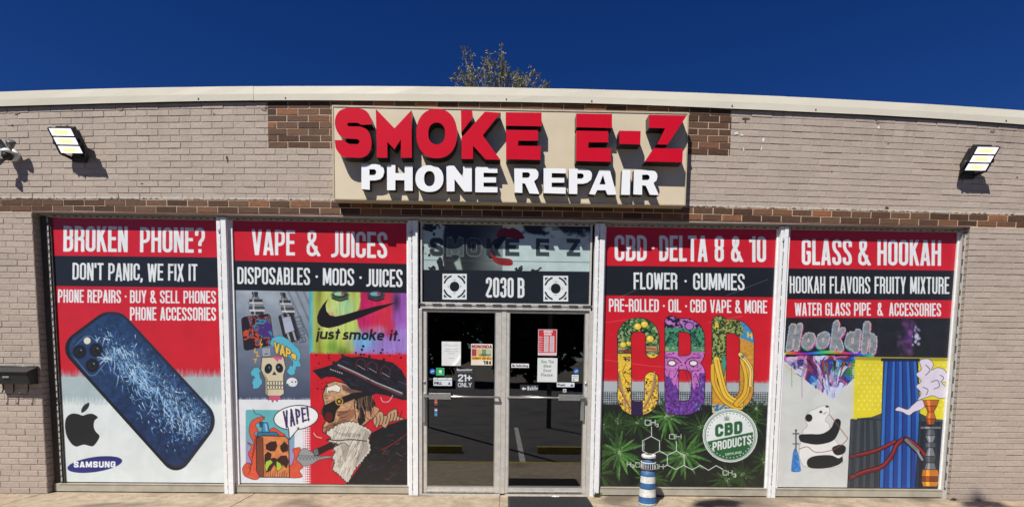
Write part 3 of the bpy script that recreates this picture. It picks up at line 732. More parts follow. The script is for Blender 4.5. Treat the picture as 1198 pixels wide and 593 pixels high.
for k in range(130):
    s = rs.uniform(.15, 1); q = .3*s-.1+rs.gauss(0, .2); x = 107+ux*(8+165*s)+uy*q*36; y = 382+uy*(8+165*s)-ux*q*36
    crack(x, y, rs.gauss(R(66), .3), rs.uniform(8, 20), rs.uniform(1.0, 1.6), rs.choice([(196, 224, 246), (130, 182, 226)]), .8)
A.poly(fillet([(103, 390, 9), (129, 418, 9), (108, 444, 9), (82, 412, 9)], True), (30, 58, 104), .75, line=(120, 160, 200), lw=.5)
for cx, cy in ((93.3, 412.3), (112.5, 410.3), (108.4, 428)):
    A.ell(cx, cy, 8.3, 8.6, (20, 36, 66)); A.ell(cx, cy, 7.2, 7.6, (10, 12, 18)); A.ell(cx-.5, cy, 4.5, 4.8, (24, 28, 38)); A.ell(cx, cy+.6, 2.4, 2.6, (8, 9, 12)); A.ell(cx+1.6, cy-2, 1, 1, (120, 130, 150))
A.ell(102, 399.4, 4, 4, (226, 222, 200)); A.ell(124, 421, 3, 3.2, (150, 190, 225), soft=2); A.ell(124, 421, 1.6, 1.8, (30, 20, 30))
for k in range(26):
    an = rs.uniform(0, 6.3); A.line([(124, 420), (124+rs.uniform(4, 13)*math.cos(an), 420+rs.uniform(4, 13)*math.sin(an))], .5, (190, 220, 240), .8)
Z_ = lambda p: z2(p, 70, 460, 5.925)
A.poly(Z_([(100, 138), (135, 143), (165, 152), (195, 143), (225, 140), (250, 150), (267, 166), (247, 185), (240, 210), (243, 240), (257, 265), (280, 290), (270, 320), (250, 348), (232, 361), (205, 356), (178, 349), (150, 355), (125, 362), (98, 350), (72, 318), (54, 280), (45, 230), (48, 180), (68, 150)]), (28, 29, 31), curved=True)
A.poly(Z_([(155, 132), (156, 108), (175, 80), (207, 65), (205, 92), (188, 116), (168, 130)]), (38, 40, 42), curved=True)
A.ell(112.2, 541.6, 31.8, 8.6, (34, 40, 118), rot=-7.6)
A.text('SAMSUNG', 88, 136, (538, 544.9), (538, 545.2), (240, 244, 248), .26, gap=.14)
posters = []
LABW = ['red window poster about broken phones showing a cracked blue phone above two company logos',
        'window poster with vape and juices headline above skulls and a bearded pirate',
        'red window poster with big fruit filled letters above green leaves and a round badge',
        'window poster with glass and hookah headline above a panda smoking a water pipe']
A.build('window_poster', WINS[0][0], WZ1, -.004, LABW[0], 'poster', 'printed posters covering the shop windows')

# ---- sheet 2: vape and juices
A = Art([(272.9, 258), (475.7, 261), (477.3, 565.5), (281, 565.3)], WINS[1][1]-WINS[1][0], WZ1-WZ0, RES, RED)
def greycol(X, Y):
    t = np.clip((Y-339)/130, 0, 1)[..., None]; k = (fbm(X*.03+Y*.02, Y*.05-X*.03, 8)[..., None]-.5)*60
    c = np.array((158, 170, 182.))*(1-t)+np.array((66, 76, 102.))*t+k*(1-t)
    bars = ((np.abs(((X-.45*Y) % 9)-4.5) < 1.4) & (X > 330) & (X < 362) & (Y < 400))[..., None]
    return c-bars*28
A.poly([(270, 339), (366, 340), (366, 472), (270, 472)], greycol)
A.poly([(270, 304.5), (480, 308), (480, 342), (270, 339)], NAVY)
A.text('VAPE', 295, 345.5, (268, 298), (269, 298.6), WHT, .13); A.text('&', 359, 374, (269, 299), (269.5, 299.3), WHT, .125); A.text('JUICES', 388, 453, (270, 300.4), (271, 301.5), WHT, .13)
A.text('DISPOSABLES', 278, 363, (311.8, 331.8), (312.7, 333), WHT, .125); A.text('MODS', 378, 414.5, (313, 333), (313.3, 333.6), WHT, .125); A.text('JUICES', 429, 470.8, (313.7, 334.5), (314.3, 335), WHT, .125)
A.ell(370.8, 323, 1.5, 1.5, WHT); A.ell(422, 324, 1.5, 1.5, WHT)
# colour washed portrait with the tick and slogan
def face(X, Y):
    n = fbm(X*.07, Y*.035, 21); n2 = fbm(X*.5, Y*.06, 23)
    c = np.zeros(X.shape+(3,))+np.array((188, 205, 95.))
    def mix(c, m, col): return c*(1-np.clip(m, 0, 1)[..., None])+np.array(col, float)*np.clip(m, 0, 1)[..., None]
    c = mix(c, (369-X)/5, (70, 165, 190)); c = mix(c, (1-np.abs(X-373)/7)*1.2*n2*1.6, (125, 130, 45)); c = mix(c, np.exp(-((X-388)**2/260+(Y-372)**2/420))*.9, (214, 222, 150))
    c = mix(c, np.exp(-((X-405)**2/120+(Y-358)**2/200))*.8, (150, 205, 165)); c = mix(c, np.exp(-((X-388)**2/60+(Y-405)**2/120)), (120, 165, 62))
    c = mix(c, (X-421+3*(n-.5)*6)/3, (190, 28, 95)); c = mix(c, ((X-428)/10)*(n-.3), (206, 45, 70)); c = mix(c, (X-459+12*(n-.5))/7, (150, 85, 175)); c = mix(c, np.exp(-((X-464)**2/18+(Y-352)**2/120))*.85, (52, 26, 58))
    c = mix(c, (Y-387-(X-430)*-.1+12*(n-.5)*2)/8*(X > 412)*np.clip((X-412)/8, 0, 1), (150, 120, 195)); c = mix(c, np.exp(-((X-425)**2/160+(Y-398)**2/110))*1.3, (112, 168, 214))
    c = mix(c, np.exp(-((X-440)**2/200+(Y-384)**2/16))*.6, (190, 130, 150)); c = mix(c, np.exp(-((X-402)**2/90+(Y-411)**2/60)), (96, 130, 50))
    return c*(.86+.28*n2[..., None])
A.poly([(362, 340), (480, 342), (480, 414), (362, 413)], face)
for x in (398, 440): 
    A.ell(x, 344.5, 10, 5.2, (38, 60, 58), soft=3); A.ell(x-1, 343, 6, 2.4, (150, 210, 160) if x < 420 else (120, 170, 200), soft=1); A.ell(x+3, 342.6, 1.8, 1.6, (190, 40, 60)); A.line([(x-9, 348), (x, 351), (x+9, 348.5)], 1.6, (24, 20, 30), curved=True, soft=.6)
Z_ = lambda p: z2(p, 360, 335, 6.976)
A.poly(Z_([(165, 97), (125, 145), (95, 195), (78, 245), (82, 290), (110, 322), (170, 335), (250, 318), (400, 262), (560, 195), (645, 160), (730, 122), (560, 155), (420, 190), (300, 226), (230, 240), (180, 230), (154, 195), (148, 148)]), (17, 17, 22))
A.text('just', 371.5, 398, (382.5, 395.8), (383, 396.2), (18, 18, 24), .19, gap=.07, slant=.18)
A.text('smoke', 402, 450, (383.2, 396.4), (384, 397.2), (18, 18, 24), .19, gap=.07, slant=.18)
A.text('it.', 456.5, 469, (384.3, 397.5), (384.6, 397.8), (18, 18, 24), .19, gap=.1, slant=.18)
# lower left white panel and red pirate panel
A.poly([(270, 467), (364, 467), (366, 600), (270, 600)], (222, 226, 232)); halftone(A, 464, 471, None, (222, 226, 232), x1=364)
A.poly([(363, 413), (480, 414), (480, 600), (364, 600)], RED); halftone(A, 410, 417, None, RED, x0=363)
for j in range(33):
    for k in range(4):
        A.ell(355+k*2.6, 476+j*2.8, .45+.26*k, None, (214, 60, 84))
P_ = lambda p: z2(p, 365, 405, 3.49)
# smoke and cigar
A.poly(P_([(-95, 445), (-60, 430), (-30, 415), (0, 430), (25, 445), (90, 448), (30, 462), (0, 480), (-30, 488), (-75, 480)]), (150, 152, 156), curved=True, line=(60, 60, 64), lw=.5)
for k in range(9): A.line(P_([(-80+k*14, 470-k*2), (-60+k*13, 440+k), (-45+k*14, 462)]), .5, (80, 82, 86), curved=True)
A.poly(P_([(15, 420), (100, 380), (112, 398), (22, 445)]), (46, 26, 24), line=(14, 10, 12)); A.poly(P_([(5, 420), (24, 414), (30, 440), (10, 446)]), (110, 112, 116), line=(20, 20, 24))
# coat
coat = P_([(225, 400), (245, 350), (300, 320), (395, 290), (398, 566), (135, 566), (165, 530), (200, 480)])
A.poly(coat, lambda X, Y: np.array((22, 20, 25.))+26*np.clip(fbm(X*.3, Y*.3, 41)-.5, 0, 1)[..., None]*np.array((1, 1, 1.4)))
rs = random.Random(9)
for k in range(46):
    x, y = rs.uniform(215, 380), rs.uniform(360, 545); an = rs.choice([-.5, -.7, .4])+rs.gauss(0, .2); ln = rs.uniform(10, 34)
    if x+y > 640: A.line(P_([(x, y), (x+ln*math.cos(an), y+ln*math.sin(an))]), rs.uniform(.35, .6), rs.choice([(70, 76, 100), (110, 112, 128), (128, 22, 34), (8, 8, 10)]), .8)
A.line(P_([(285, 420), (330, 395), (392, 350)]), .9, (140, 20, 34), curved=True)
# collar of old bones round the neck, ears
for p in ([(250, 300), (262, 270), (285, 262), (300, 280), (318, 262), (345, 252), (352, 280), (378, 292), (350, 300), (320, 305), (300, 330), (280, 318), (262, 330)],):
    A.poly(P_(p), (186, 150, 118), line=(30, 20, 18), lw=.8, curved=True)
for k in range(8): A.line(P_([(258+k*14, 325-k*4), (266+k*14, 300-k*4), (262+k*15, 282-k*3)]), .8, (38, 24, 20), curved=True)
# face
A.poly(P_([(62, 150), (95, 138), (140, 150), (235, 190), (255, 240), (238, 300), (205, 325), (100, 322), (62, 352), (44, 350), (46, 322), (60, 300), (38, 268), (52, 235), (44, 196)]), lambda X, Y: np.array((196, 152, 116.))*(.72+.5*fbm(X*.35, Y*.5, 44)[..., None]), line=(20, 14, 14), lw=1)
A.poly(P_([(205, 260), (232, 240), (262, 243), (276, 254), (258, 282), (240, 296), (225, 290)]), (190, 140, 104), line=(24, 14, 14), curved=True)
A.poly(P_([(150, 182), (235, 186), (262, 232), (236, 262), (212, 262), (220, 300), (196, 326), (186, 296), (196, 262), (180, 250), (186, 224)]), (34, 24, 26))
for k in range(22):
    x = 178+k*3.4; A.line(P_([(x, 196+rs.uniform(-6, 10)), (x+rs.uniform(-8, 4), 235), (x+rs.uniform(-4, 14), 262+rs.uniform(0, 34))]), rs.uniform(.4, .8), rs.choice([(96, 74, 62), (150, 122, 98), (20, 14, 16), (16, 12, 14)]), curved=True)
A.poly(P_([(100, 262), (150, 258), (178, 250), (172, 284), (150, 304), (118, 312), (96, 318), (112, 292)]), (150, 104, 78)); A.poly(P_([(60, 322), (86, 306), (104, 318), (84, 332), (62, 350), (48, 348)]), (140, 92, 70)); A.poly(P_([(120, 152), (170, 172), (235, 190), (200, 196), (160, 190), (128, 176)]), (120, 84, 66))
for pp in ([(70, 178), (100, 168), (118, 190)], [(105, 280), (150, 262), (168, 230)], [(60, 225), (90, 215)], [(48, 332), (62, 326), (70, 334)], [(90, 322), (112, 306), (128, 300)], [(112, 268), (140, 262), (160, 250)], [(118, 290), (140, 284), (156, 270)], [(124, 300), (150, 296)], [(52, 200), (66, 198), (80, 204)], [(56, 208), (70, 207)], [(98, 305), (88, 318), (70, 322)]):
    A.line(P_(pp), 1.0, (52, 26, 20), curved=True, taper=True)
A.poly(P_([(62, 165), (100, 152), (120, 165), (112, 185), (80, 178), (58, 192)]), (228, 226, 218), line=(40, 36, 36), lw=.5)       # brow
A.poly(P_([(48, 240), (100, 214), (170, 186), (240, 180), (240, 196), (170, 214), (122, 234), (100, 262), (92, 304), (70, 312), (50, 296), (42, 268)]), (26, 20, 22), curved=False)  # eye patch
A.ell(*P_([(70, 285)])[0], 4.5, 5.5, (92, 20, 26)); A.ell(*P_([(112, 222)])[0], 4, 4, (30, 26, 20), line=(198, 160, 70), lw=1.2); A.ell(*P_([(112, 222)])[0], 1.7, None, (196, 158, 66))
# beard
bd = smooth(P_([(60, 352), (95, 324), (130, 308), (170, 306), (212, 324), (243, 345), (232, 372), (240, 420), (218, 450), (198, 476), (172, 505), (150, 552), (128, 540), (104, 516), (84, 500), (94, 470), (84, 452), (96, 428), (86, 414), (108, 398), (66, 386), (78, 372)]), 5)
bc = bd.mean(0); bd = np.array([p+(p-bc)/max(1e-6, np.linalg.norm(p-bc))*(1.3 if i % 2 else -.5)*rs.uniform(.4, 1.4) for i, p in enumerate(bd)])
A.poly(bd, lambda X, Y: np.array((216, 209, 196.))*(.80+.3*fbm(X*.9, Y*.25, 51)[..., None]), line=(34, 28, 30), lw=.8)
for pp in ([(210, 335), (236, 350), (226, 380), (232, 420), (205, 455), (170, 500), (186, 450), (205, 410), (204, 370)], [(120, 400), (150, 404), (150, 430), (138, 470), (128, 450), (122, 425)], [(96, 344), (130, 352), (170, 350), (205, 362), (170, 366), (120, 362)]):
    A.poly(P_(pp), (160, 152, 144), a=.8, curved=True)
for k in range(110):
    x, y = rs.uniform(90, 232), rs.uniform(322, 505)
    if x > 90 and x < 250-.45*(y-330): A.line(P_([(x, y), (x-4, y+12), (x-12, y+26)]), .45, rs.choice([(120, 112, 104), (150, 142, 132), (245, 243, 238), (90, 82, 78)]), curved=True)
A.line(P_([(62, 378), (110, 382), (160, 378), (225, 384)]), 1.1, (40, 32, 32), curved=True); A.line(P_([(98, 405), (130, 392), (150, 404)]), .9, (60, 50, 48), curved=True)
A.line(P_([(40, 372), (18, 366), (8, 352)]), .8, (220, 215, 205), curved=True)
# hat
A.poly(P_([(2, 96), (38, 86), (78, 74), (112, 52), (128, 34), (160, 42), (200, 38), (262, 48), (330, 62), (366, 92), (386, 130), (388, 214), (372, 216), (300, 196), (262, 190), (240, 200), (200, 180), (160, 172), (118, 132), (90, 122), (60, 122), (38, 132)]),
       lambda X, Y: np.array((26, 24, 32.))+30*np.clip(fbm(X*.22, Y*.35, 61)-.45, 0, 1)[..., None]*np.array((1, 1, 1.8)))
A.line(P_([(108, 74), (180, 106), (260, 146), (368, 190)]), 3.0, (84, 82, 88)); A.line(P_([(108, 72), (180, 104), (260, 143), (368, 187)]), .9, (196, 194, 196)); A.line(P_([(112, 84), (182, 114), (262, 155), (366, 198)]), .8, (150, 24, 36))
for k in range(26):
    x, y = rs.uniform(120, 370), rs.uniform(55, 185)
    if y > 60+.42*(x-120)-20: A.line(P_([(x, y), (x+rs.uniform(10, 34), y+rs.uniform(6, 22)), (x+rs.uniform(30, 60), y+rs.uniform(10, 34))]), rs.uniform(.5, 1.6), rs.choice([(60, 62, 92), (8, 8, 12), (84, 84, 104), (8, 8, 12)]), .8, curved=True, taper=True)
for c_ in ((205, 62), (252, 74), (305, 92)):
    A.line(P_([(c_[0]-22, c_[1]+26), (c_[0]-24, c_[1]), (c_[0]-6, c_[1]-14), (c_[0]+14, c_[1]), (c_[0]+12, c_[1]+24)]), .6, (120, 40, 56), curved=True); A.line(P_([(c_[0]-18, c_[1]+12), (c_[0]+12, c_[1]+30)]), .5, (190, 188, 200))
A.line(P_([(282, 205), (290, 222), (312, 222), (325, 206), (330, 196)]), .9, (180, 180, 190), curved=True)
for k in range(6): A.ell(*P_([(78+k*9, 92+k*3)])[0], .8, .8, (190, 190, 196))
for k in range(34): A.ell(*P_([(rs.uniform(0, 400), rs.gauss(42, 22))])[0], rs.uniform(.5, 1.7), None, (22, 18, 24), a=.9)
for k in range(14): A.ell(*P_([(rs.uniform(20, 70), rs.uniform(115, 200))])[0], rs.uniform(.4, 1.2), None, (26, 18, 24), a=.9)
# the two e-cigarettes
V_ = lambda p: z2(p, 270, 335, 4.236)
def swirl(X, Y):
    n = fbm(X*.12+2*fbm(X*.1, Y*.1, 2), Y*.12, 71, 3); c = np.array((30, 22, 40.))+np.zeros(X.shape+(3,))
    for lo, cl_ in ((.46, (196, 74, 40)), (.54, (34, 24, 44)), (.60, (70, 130, 160)), (.66, (70, 44, 120))): c = np.where((n > lo)[..., None], np.array(cl_, float), c)
    return c
def tank(cx, top, w0, hh, tilt):
    n = 9
    for k in range(n):
        y = top+hh*k/n; ww = w0*(.35, .3, .42, .8, .95, .8, .95, 1.0, .75)[k]; x = cx+tilt*(k/n)
        cl_ = ((38, 44, 50), (44, 50, 58), (120, 124, 130), (52, 56, 62), (178, 182, 188), (120, 126, 134), (70, 74, 80), (190, 194, 198), (44, 46, 50))[k]
        A.poly([(x-ww, y), (x+ww, y), (x+ww+tilt/n, y+hh/n*1.06), (x-ww+tilt/n, y+hh/n*1.06)], cl_, line=(24, 26, 30), lw=.3)
        A.line([(x-ww*.4, y+.3), (x-ww*.4, y+hh/n)], ww*.22, (215, 218, 222), .7)
tank(298.5, 341, 9.5, 26, 3); tank(331, 342, 8, 26, 8)
A.poly(fillet([(282.5, 371, 4), (316, 366.5, 4), (321, 402, 3), (286, 410, 4)], True), swirl, line=(20, 16, 24), lw=.8)
A.poly(fillet([(326, 369, 2), (343, 365, 2), (352, 396, 3), (334, 402, 3)], True), lambda X, Y: np.array((40, 42, 50.))+np.where((np.abs((X-.3*Y) % 7-3) < 1.1), 120, 0)[..., None]*np.ones(3), line=(18, 18, 22), lw=.7)
A.poly([(330, 371), (340, 369), (345, 386), (334, 390)], (168, 176, 196), line=(30, 32, 40), lw=.5)
for k in range(4): A.poly([(345+k*1.6, 371+k*8), (352+k*1.6, 369.5+k*8), (353.5+k*1.6, 374.5+k*8), (346.5+k*1.6, 376+k*8)], None, line=(70, 78, 92), lw=.9)
# splash and skull
for p in ([(203, 262), (225, 246), (255, 244), (290, 262), (330, 300), (348, 335), (340, 365), (350, 392), (325, 400), (318, 430), (296, 436), (278, 420), (292, 398), (310, 384), (300, 358), (262, 336), (232, 318), (214, 300), (196, 285)], [(108, 412), (130, 400), (150, 412), (142, 440), (156, 470), (140, 498), (112, 500), (108, 470), (120, 450), (102, 436)]):
    P2 = smooth(V_(p), 4); P2 = P2+rng.normal(0, .55, P2.shape); A.poly(P2, (88, 178, 204), line=(36, 70, 92), lw=.4)
A.text('VAPe', 321, 347, (400.5, 410), (411, 420.5), (232, 196, 84), .24, rough=.12, outline=(70, 50, 40), ow=.08)
for p in ([(152, 262), (146, 285), (158, 282), (148, 300)], [(122, 305), (118, 325), (134, 322), (130, 345), (142, 342)], [(114, 360), (128, 358), (120, 375)]): A.line(V_(p), 1.1, (224, 176, 72))
A.poly(V_([(155, 350), (262, 345), (274, 400), (262, 440), (265, 530), (240, 545), (190, 545), (172, 530), (172, 460), (150, 410)]), (206, 196, 166), line=(40, 36, 34), lw=.8)
A.poly(V_([(162, 420), (172, 455), (172, 530), (186, 540), (186, 460)]), (160, 150, 124))
A.ell(*V_([(187, 405)])[0], 4.4, 6, (24, 26, 36), rot=15); A.ell(*V_([(242, 402)])[0], 4.4, 5.6, (24, 26, 36), rot=-15); A.ell(*V_([(192, 400)])[0], 1, 1.3, (90, 130, 170)); A.ell(*V_([(238, 398)])[0], 1, 1.3, (90, 130, 170))
A.poly(V_([(216, 418), (206, 436), (228, 436)]), (34, 30, 34)); A.poly(V_([(205, 346), (262, 345), (250, 362), (240, 358), (232, 372), (222, 360)]), (206, 92, 128))
for k in range(6):
    for j in (0, 1): A.poly(V_([(180+k*14, 468+j*22), (192+k*14, 468+j*22), (191+k*14, 487+j*20), (182+k*14, 487+j*20)]), (222, 214, 190), line=(40, 34, 30), lw=.5)
A.poly(V_([(190, 540), (245, 540), (250, 560), (236, 556), (232, 570), (218, 556), (208, 572), (200, 556), (186, 562)]), (204, 84, 120), line=(60, 20, 40), lw=.4)
A.poly(V_([(280, 460), (302, 448), (326, 456), (332, 478), (318, 494), (292, 492), (284, 480), (276, 482)]), (222, 226, 230), curved=True, line=(50, 54, 64), lw=.4); A.ell(342, 446, .9, None, (40, 44, 50)); A.ell(346, 446, .9, None, (40, 44, 50))
A.poly(V_([(160, 308), (192, 306), (194, 338), (162, 340)]), None, line=(190, 194, 204), lw=.9); A.line(V_([(168, 330), (168, 315), (186, 315), (186, 332)]), .8, (190, 194, 204)); A.line(V_([(168, 323), (186, 323)]), .8, (190, 194, 204))
# spray can face with flames and speech bubble
W_ = lambda p: z2(p, 270, 465, 5.155)
A.poly(fillet([(x, y, 2) for x, y in W_([(90, 72), (385, 72), (385, 478), (90, 478)])], True), lambda X, Y: np.array((98, 176, 184.))*(1-np.clip((Y-500)/40, 0, 1))[..., None]+np.array((172, 140, 196.))*np.clip((Y-500)/40, 0, 1)[..., None])
for p in ([(90, 478), (70, 430), (95, 395), (130, 400), (105, 340), (125, 300), (100, 270), (140, 280), (112, 215), (120, 150), (160, 120), (205, 115), (180, 145), (150, 160), (165, 200), (140, 215), (170, 260), (175, 478)],
          [(340, 478), (345, 420), (370, 400), (385, 350), (375, 310), (420, 300), (410, 340), (395, 370), (420, 395), (436, 420), (415, 440), (430, 478)], [(230, 200), (262, 180), (300, 205), (330, 225), (300, 235), (240, 230)]):
    A.poly(W_(p), lambda X, Y: np.array((214, 84, 58.))+25*(fbm(X*.4, Y*.4, 5)[..., None]-.5), curved=True, line=(64, 22, 30), lw=.5)
for k in range(10): A.line(W_([(100+k*6, 470-k*20), (120+k*3, 440-k*22), (106+k*5, 410-k*20)]), .5, (96, 26, 34), curved=True)
A.line(W_([(135, 68), (150, 95), (185, 105), (205, 130)]), .6, (40, 30, 50), curved=True)
A.poly(W_([(160, 215), (170, 205), (270, 205), (290, 222), (285, 238), (160, 238)]), (58, 112, 150), line=(18, 22, 34), lw=.7); A.poly(W_([(192, 150), (222, 150), (235, 208), (188, 208)]), (66, 140, 190), line=(18, 22, 34), lw=.7)
A.poly(W_([(172, 148), (194, 145), (190, 175), (178, 178)]), (40, 80, 118), line=(18, 22, 34), lw=.5); A.poly(W_([(205, 155), (214, 155), (222, 200), (212, 200)]), (150, 200, 225))
body = W_([(155, 238), (200, 228), (330, 232), (350, 250), (355, 480), (175, 480), (155, 440)])
A.poly(body, lambda X, Y: np.array((208, 128, 76.))*(.8+.4*fbm(X*.3, Y*.25, 77)[..., None]), line=(24, 16, 16), lw=1)
A.poly(W_([(155, 240), (195, 240), (200, 480), (175, 480), (155, 440)]), (120, 62, 44), line=(30, 18, 18), lw=.6)
for p in ([(212, 285), (235, 268), (272, 262), (280, 290), (268, 318), (240, 322), (215, 310)], [(300, 290), (325, 265), (345, 285), (345, 318), (315, 330), (302, 312)], [(205, 345), (225, 325), (245, 340), (240, 370), (262, 362), (280, 372), (300, 352), (335, 348), (350, 385), (335, 425), (315, 400), (285, 440), (262, 400), (240, 440), (215, 450), (205, 400)]):
    A.poly(W_(p), (52, 26, 26), line=(20, 12, 14), lw=.5)
A.poly(W_([(212, 385), (240, 372), (255, 390), (232, 412), (215, 448), (205, 420)]), (170, 196, 60), line=(30, 30, 14), lw=.5); A.poly(W_([(275, 380), (300, 395), (312, 420), (290, 440), (275, 440)]), (170, 196, 60), line=(30, 30, 14), lw=.5)
for k in range(10): A.line(W_([(210+k*14, 478), (213+k*14, 455-(k % 3)*8)]), .7, (92, 46, 34))
A.ell(*W_([(395, 118)])[0], 26.3, 14.2, (236, 238, 240), rot=-7, line=(24, 22, 28), lw=1); A.poly(W_([(348, 172), (355, 250), (412, 180)]), (236, 238, 240), line=(24, 22, 28), lw=1); A.poly(W_([(345, 165), (358, 205), (412, 172), (400, 150)]), (236, 238, 240))
A.text('VAPE!', 332, 361.5, (482, 499), (474.5, 491), (54, 40, 92), .13, gap=.09, slant=-.1, rough=.05)
A.build('window_poster', WINS[1][0], WZ1, -.004, LABW[1], 'poster', 'printed posters covering the shop windows')

# ---- sheet 3: letters and leaves
A = Art([(709.7, 265), (908, 268), (893.5, 570), (701, 569.5)], WINS[2][1]-WINS[2][0], WZ1-WZ0, RES, RED)
GREYP = (172, 180, 186)
A.poly([(690, 446), (920, 448), (920, 480), (690, 478)], lambda X, Y: np.array(GREYP)-np.where(((X % 2.6 < 1.1) & (Y > 458)) | ((Y % 2.6 < 1.1) & (Y > 458)), 95, 0)[..., None]*np.ones(3))
halftone(A, 443, 450, None, GREYP); 
A.poly([(690, 474), (920, 475), (920, 600), (690, 600)], lambda X, Y: np.array((20, 26, 20.))+30*np.clip(fbm(X*.12, Y*.12, 90)-.45, 0, 1)[..., None])
halftone(A, 470, 477, None, (24, 30, 24))
A.poly([(690, 310.3), (920, 312.5), (920, 347), (690, 345)], NAVY)
A.text('CBD', 719.5, 757, (274.5, 305), (274.8, 305), WHT, .13); A.ell(764.5, 289.5, 1.6, None, WHT); A.text('DELTA 8 & 10', 771.5, 896, (274.8, 305.2), (276, 306), WHT, .13)
A.text('FLOWER', 741.5, 792.5, (318.2, 338), (318.6, 338.2), WHT, .125); A.ell(802.2, 328.3, 1.4, None, WHT); A.text('GUMMIES', 811, 871, (318.8, 338.4), (319.6, 339), WHT, .125)
A.text('PRE-ROLLED', 712.6, 771, (349, 364.3), (349.4, 364.6), WHT, .125); A.ell(776.8, 357.3, 1.2, None, WHT); A.text('OIL', 782, 797, (349.5, 364.8), (349.6, 364.8), WHT, .125); A.ell(802.8, 357.6, 1.2, None, WHT); A.text('CBD VAPE & MORE', 807.5, 897.3, (349.7, 365), (350.5, 365.8), WHT, .125)
rs = random.Random(12)
def leaf(cx, cy, an, ln, wd, col):
    c, s = math.cos(an), math.sin(an); n = 9; up = []; dn = []
    for k in range(n+1):
        t = k/n; h = wd*math.sin(math.pi*min(1, t*.95+.03))**.8*(1+.25*(k % 2)); bx = cx+c*ln*t; by = cy+s*ln*t+ln*.10*t*t
        up.append((bx-s*h, by+c*h)); dn.append((bx+s*h, by-c*h))
    A.poly(up+dn[::-1], lambda X, Y: np.array(col, float)*(.65+.7*fbm(X*.5, Y*.5, 7)[..., None])); A.line([(cx, cy), (cx+c*ln*.5, cy+s*ln*.5+ln*.025), (cx+c*ln, cy+s*ln+ln*.10)], .4, (min(255, col[0]*1.5), min(255, col[1]*1.4), col[2]*1.4), .7)
for cx, cy, sz, n in ((706, 500, 20, 9), (895, 540, 22, 9), (760, 560, 24, 9), (850, 562, 22, 9), (880, 492, 20, 9), (745, 495, 22, 9), (700, 556, 24, 8), (820, 500, 22, 9), (723.5, 530, 31, 12), (722, 493.6, 20, 9), (781, 487, 27, 11), (800.5, 532.5, 31, 13), (868, 556, 20, 8), (884, 478, 16, 8)):
    big = sz > 25
    for k in range(n*2):
        an = 2*math.pi*k/(n*2)+rs.uniform(-.2, .2); g = rs.uniform(.6, 1.15) if big else rs.uniform(.4, .7)
        leaf(cx, cy, an, sz*rs.uniform(.6, 1.1), sz*.055*rs.uniform(.8, 1.2), (68*g, 114*g, 52*g))
    for k in range(46 if big else 16):
        an = rs.uniform(0, 6.3); r = abs(rs.gauss(0, sz*.13)); x, y = cx+r*math.cos(an), cy+r*math.sin(an)
        A.line([(x, y), (x+rs.uniform(-1.6, 1.6), y+rs.uniform(-1.6, 1.6))], .5, rs.choice([(188, 205, 172), (140, 168, 120), (96, 130, 84)]), .9)
def bigletter(spec_out, holes, x0, y0, fn, wd):
    pass
def inside(paths, wd, col, edge=(26, 20, 26)):
    for P in paths: A.line(P, wd+1.5, edge)
    for P in paths: A.line(P, wd, col)
# C: lemons, leaves, a face and wings
Cp = [fillet([(763.3, 411), (763.3, 379.5, 15), (730, 379.5, 15), (730.8, 443, 0), (729.5, 478, 14), (762, 478, 14), (762, 443)], False, 8)]
def ccol(X, Y):
    n = fbm(X*.35, Y*.35, 101); m = fbm(X*.5, Y*.5, 102, 2); g = np.clip((n-.35)*4, 0, 1)[..., None]
    c = np.array((18, 40, 30.))*(1-g)+np.array((56, 122, 64.))*g; c = np.where((m > .60)[..., None], np.array((150, 170, 120.)), c)
    f = (Y > 414)[..., None]; c = np.where(f, np.array((238, 200, 66.))*(.85+.3*m[..., None]), c)
    c = np.where(((Y > 414) & (m > .70))[..., None], np.array((120, 66, 34.)), c); c = np.where(((Y > 449) & (n > .58))[..., None], np.array((190, 150, 88.)), c); c = np.where(((Y > 445) & (m < .33))[..., None], np.array((44, 30, 30.)), c)
    return np.where(((Y > 462) & (X > 738) & (X < 752))[..., None], np.array((46, 26, 72.)), c)
inside(Cp, 15.2, ccol)
for x, y, r in ((746, 381.5, 4.3), (754, 379, 4.3), (760.5, 396, 4.5), (729, 403, 3.8), (735.5, 401.5, 3)): A.ell(x, y, r, r*.92, (232, 200, 60), line=(70, 52, 20), lw=.5); A.ell(x-1, y-1, r*.4, None, (246, 226, 130))
A.poly([(755.5, 404), (769, 404), (769, 411), (755.5, 411)], (186, 150, 104), line=(50, 26, 20), lw=.8); A.line([(757, 407), (767, 408.5)], 1.4, (150, 60, 50)); A.line([(726, 410), (737, 411)], 2.2, (150, 46, 46)); A.line([(725, 413), (738, 412.5)], 1.2, (90, 60, 40))
A.ell(734, 421, 3.2, 1.5, (40, 26, 20)); A.ell(734, 421.3, 1.2, .8, (220, 210, 180)); A.line([(729, 417.5), (738, 418.6)], .9, (52, 30, 18)); A.line([(732, 426), (728.5, 436), (734, 447)], .8, (140, 80, 24), curved=True)
for sx, c0_ in ((-1, 737.5), (1, 753)):
    for k in range(7): A.line([(c0_, 478), (c0_+sx*(3+k*1.6), 470-k*3), (c0_+sx*(8+k*.8), 462-k*4.6)], 1.2, (206-k*8, 164-k*6, 96), curved=True); A.line([(c0_, 479), (c0_+sx*(3.8+k*1.6), 471-k*3), (c0_+sx*(8.8+k*.8), 463-k*4.6)], .4, (60, 34, 26), curved=True)
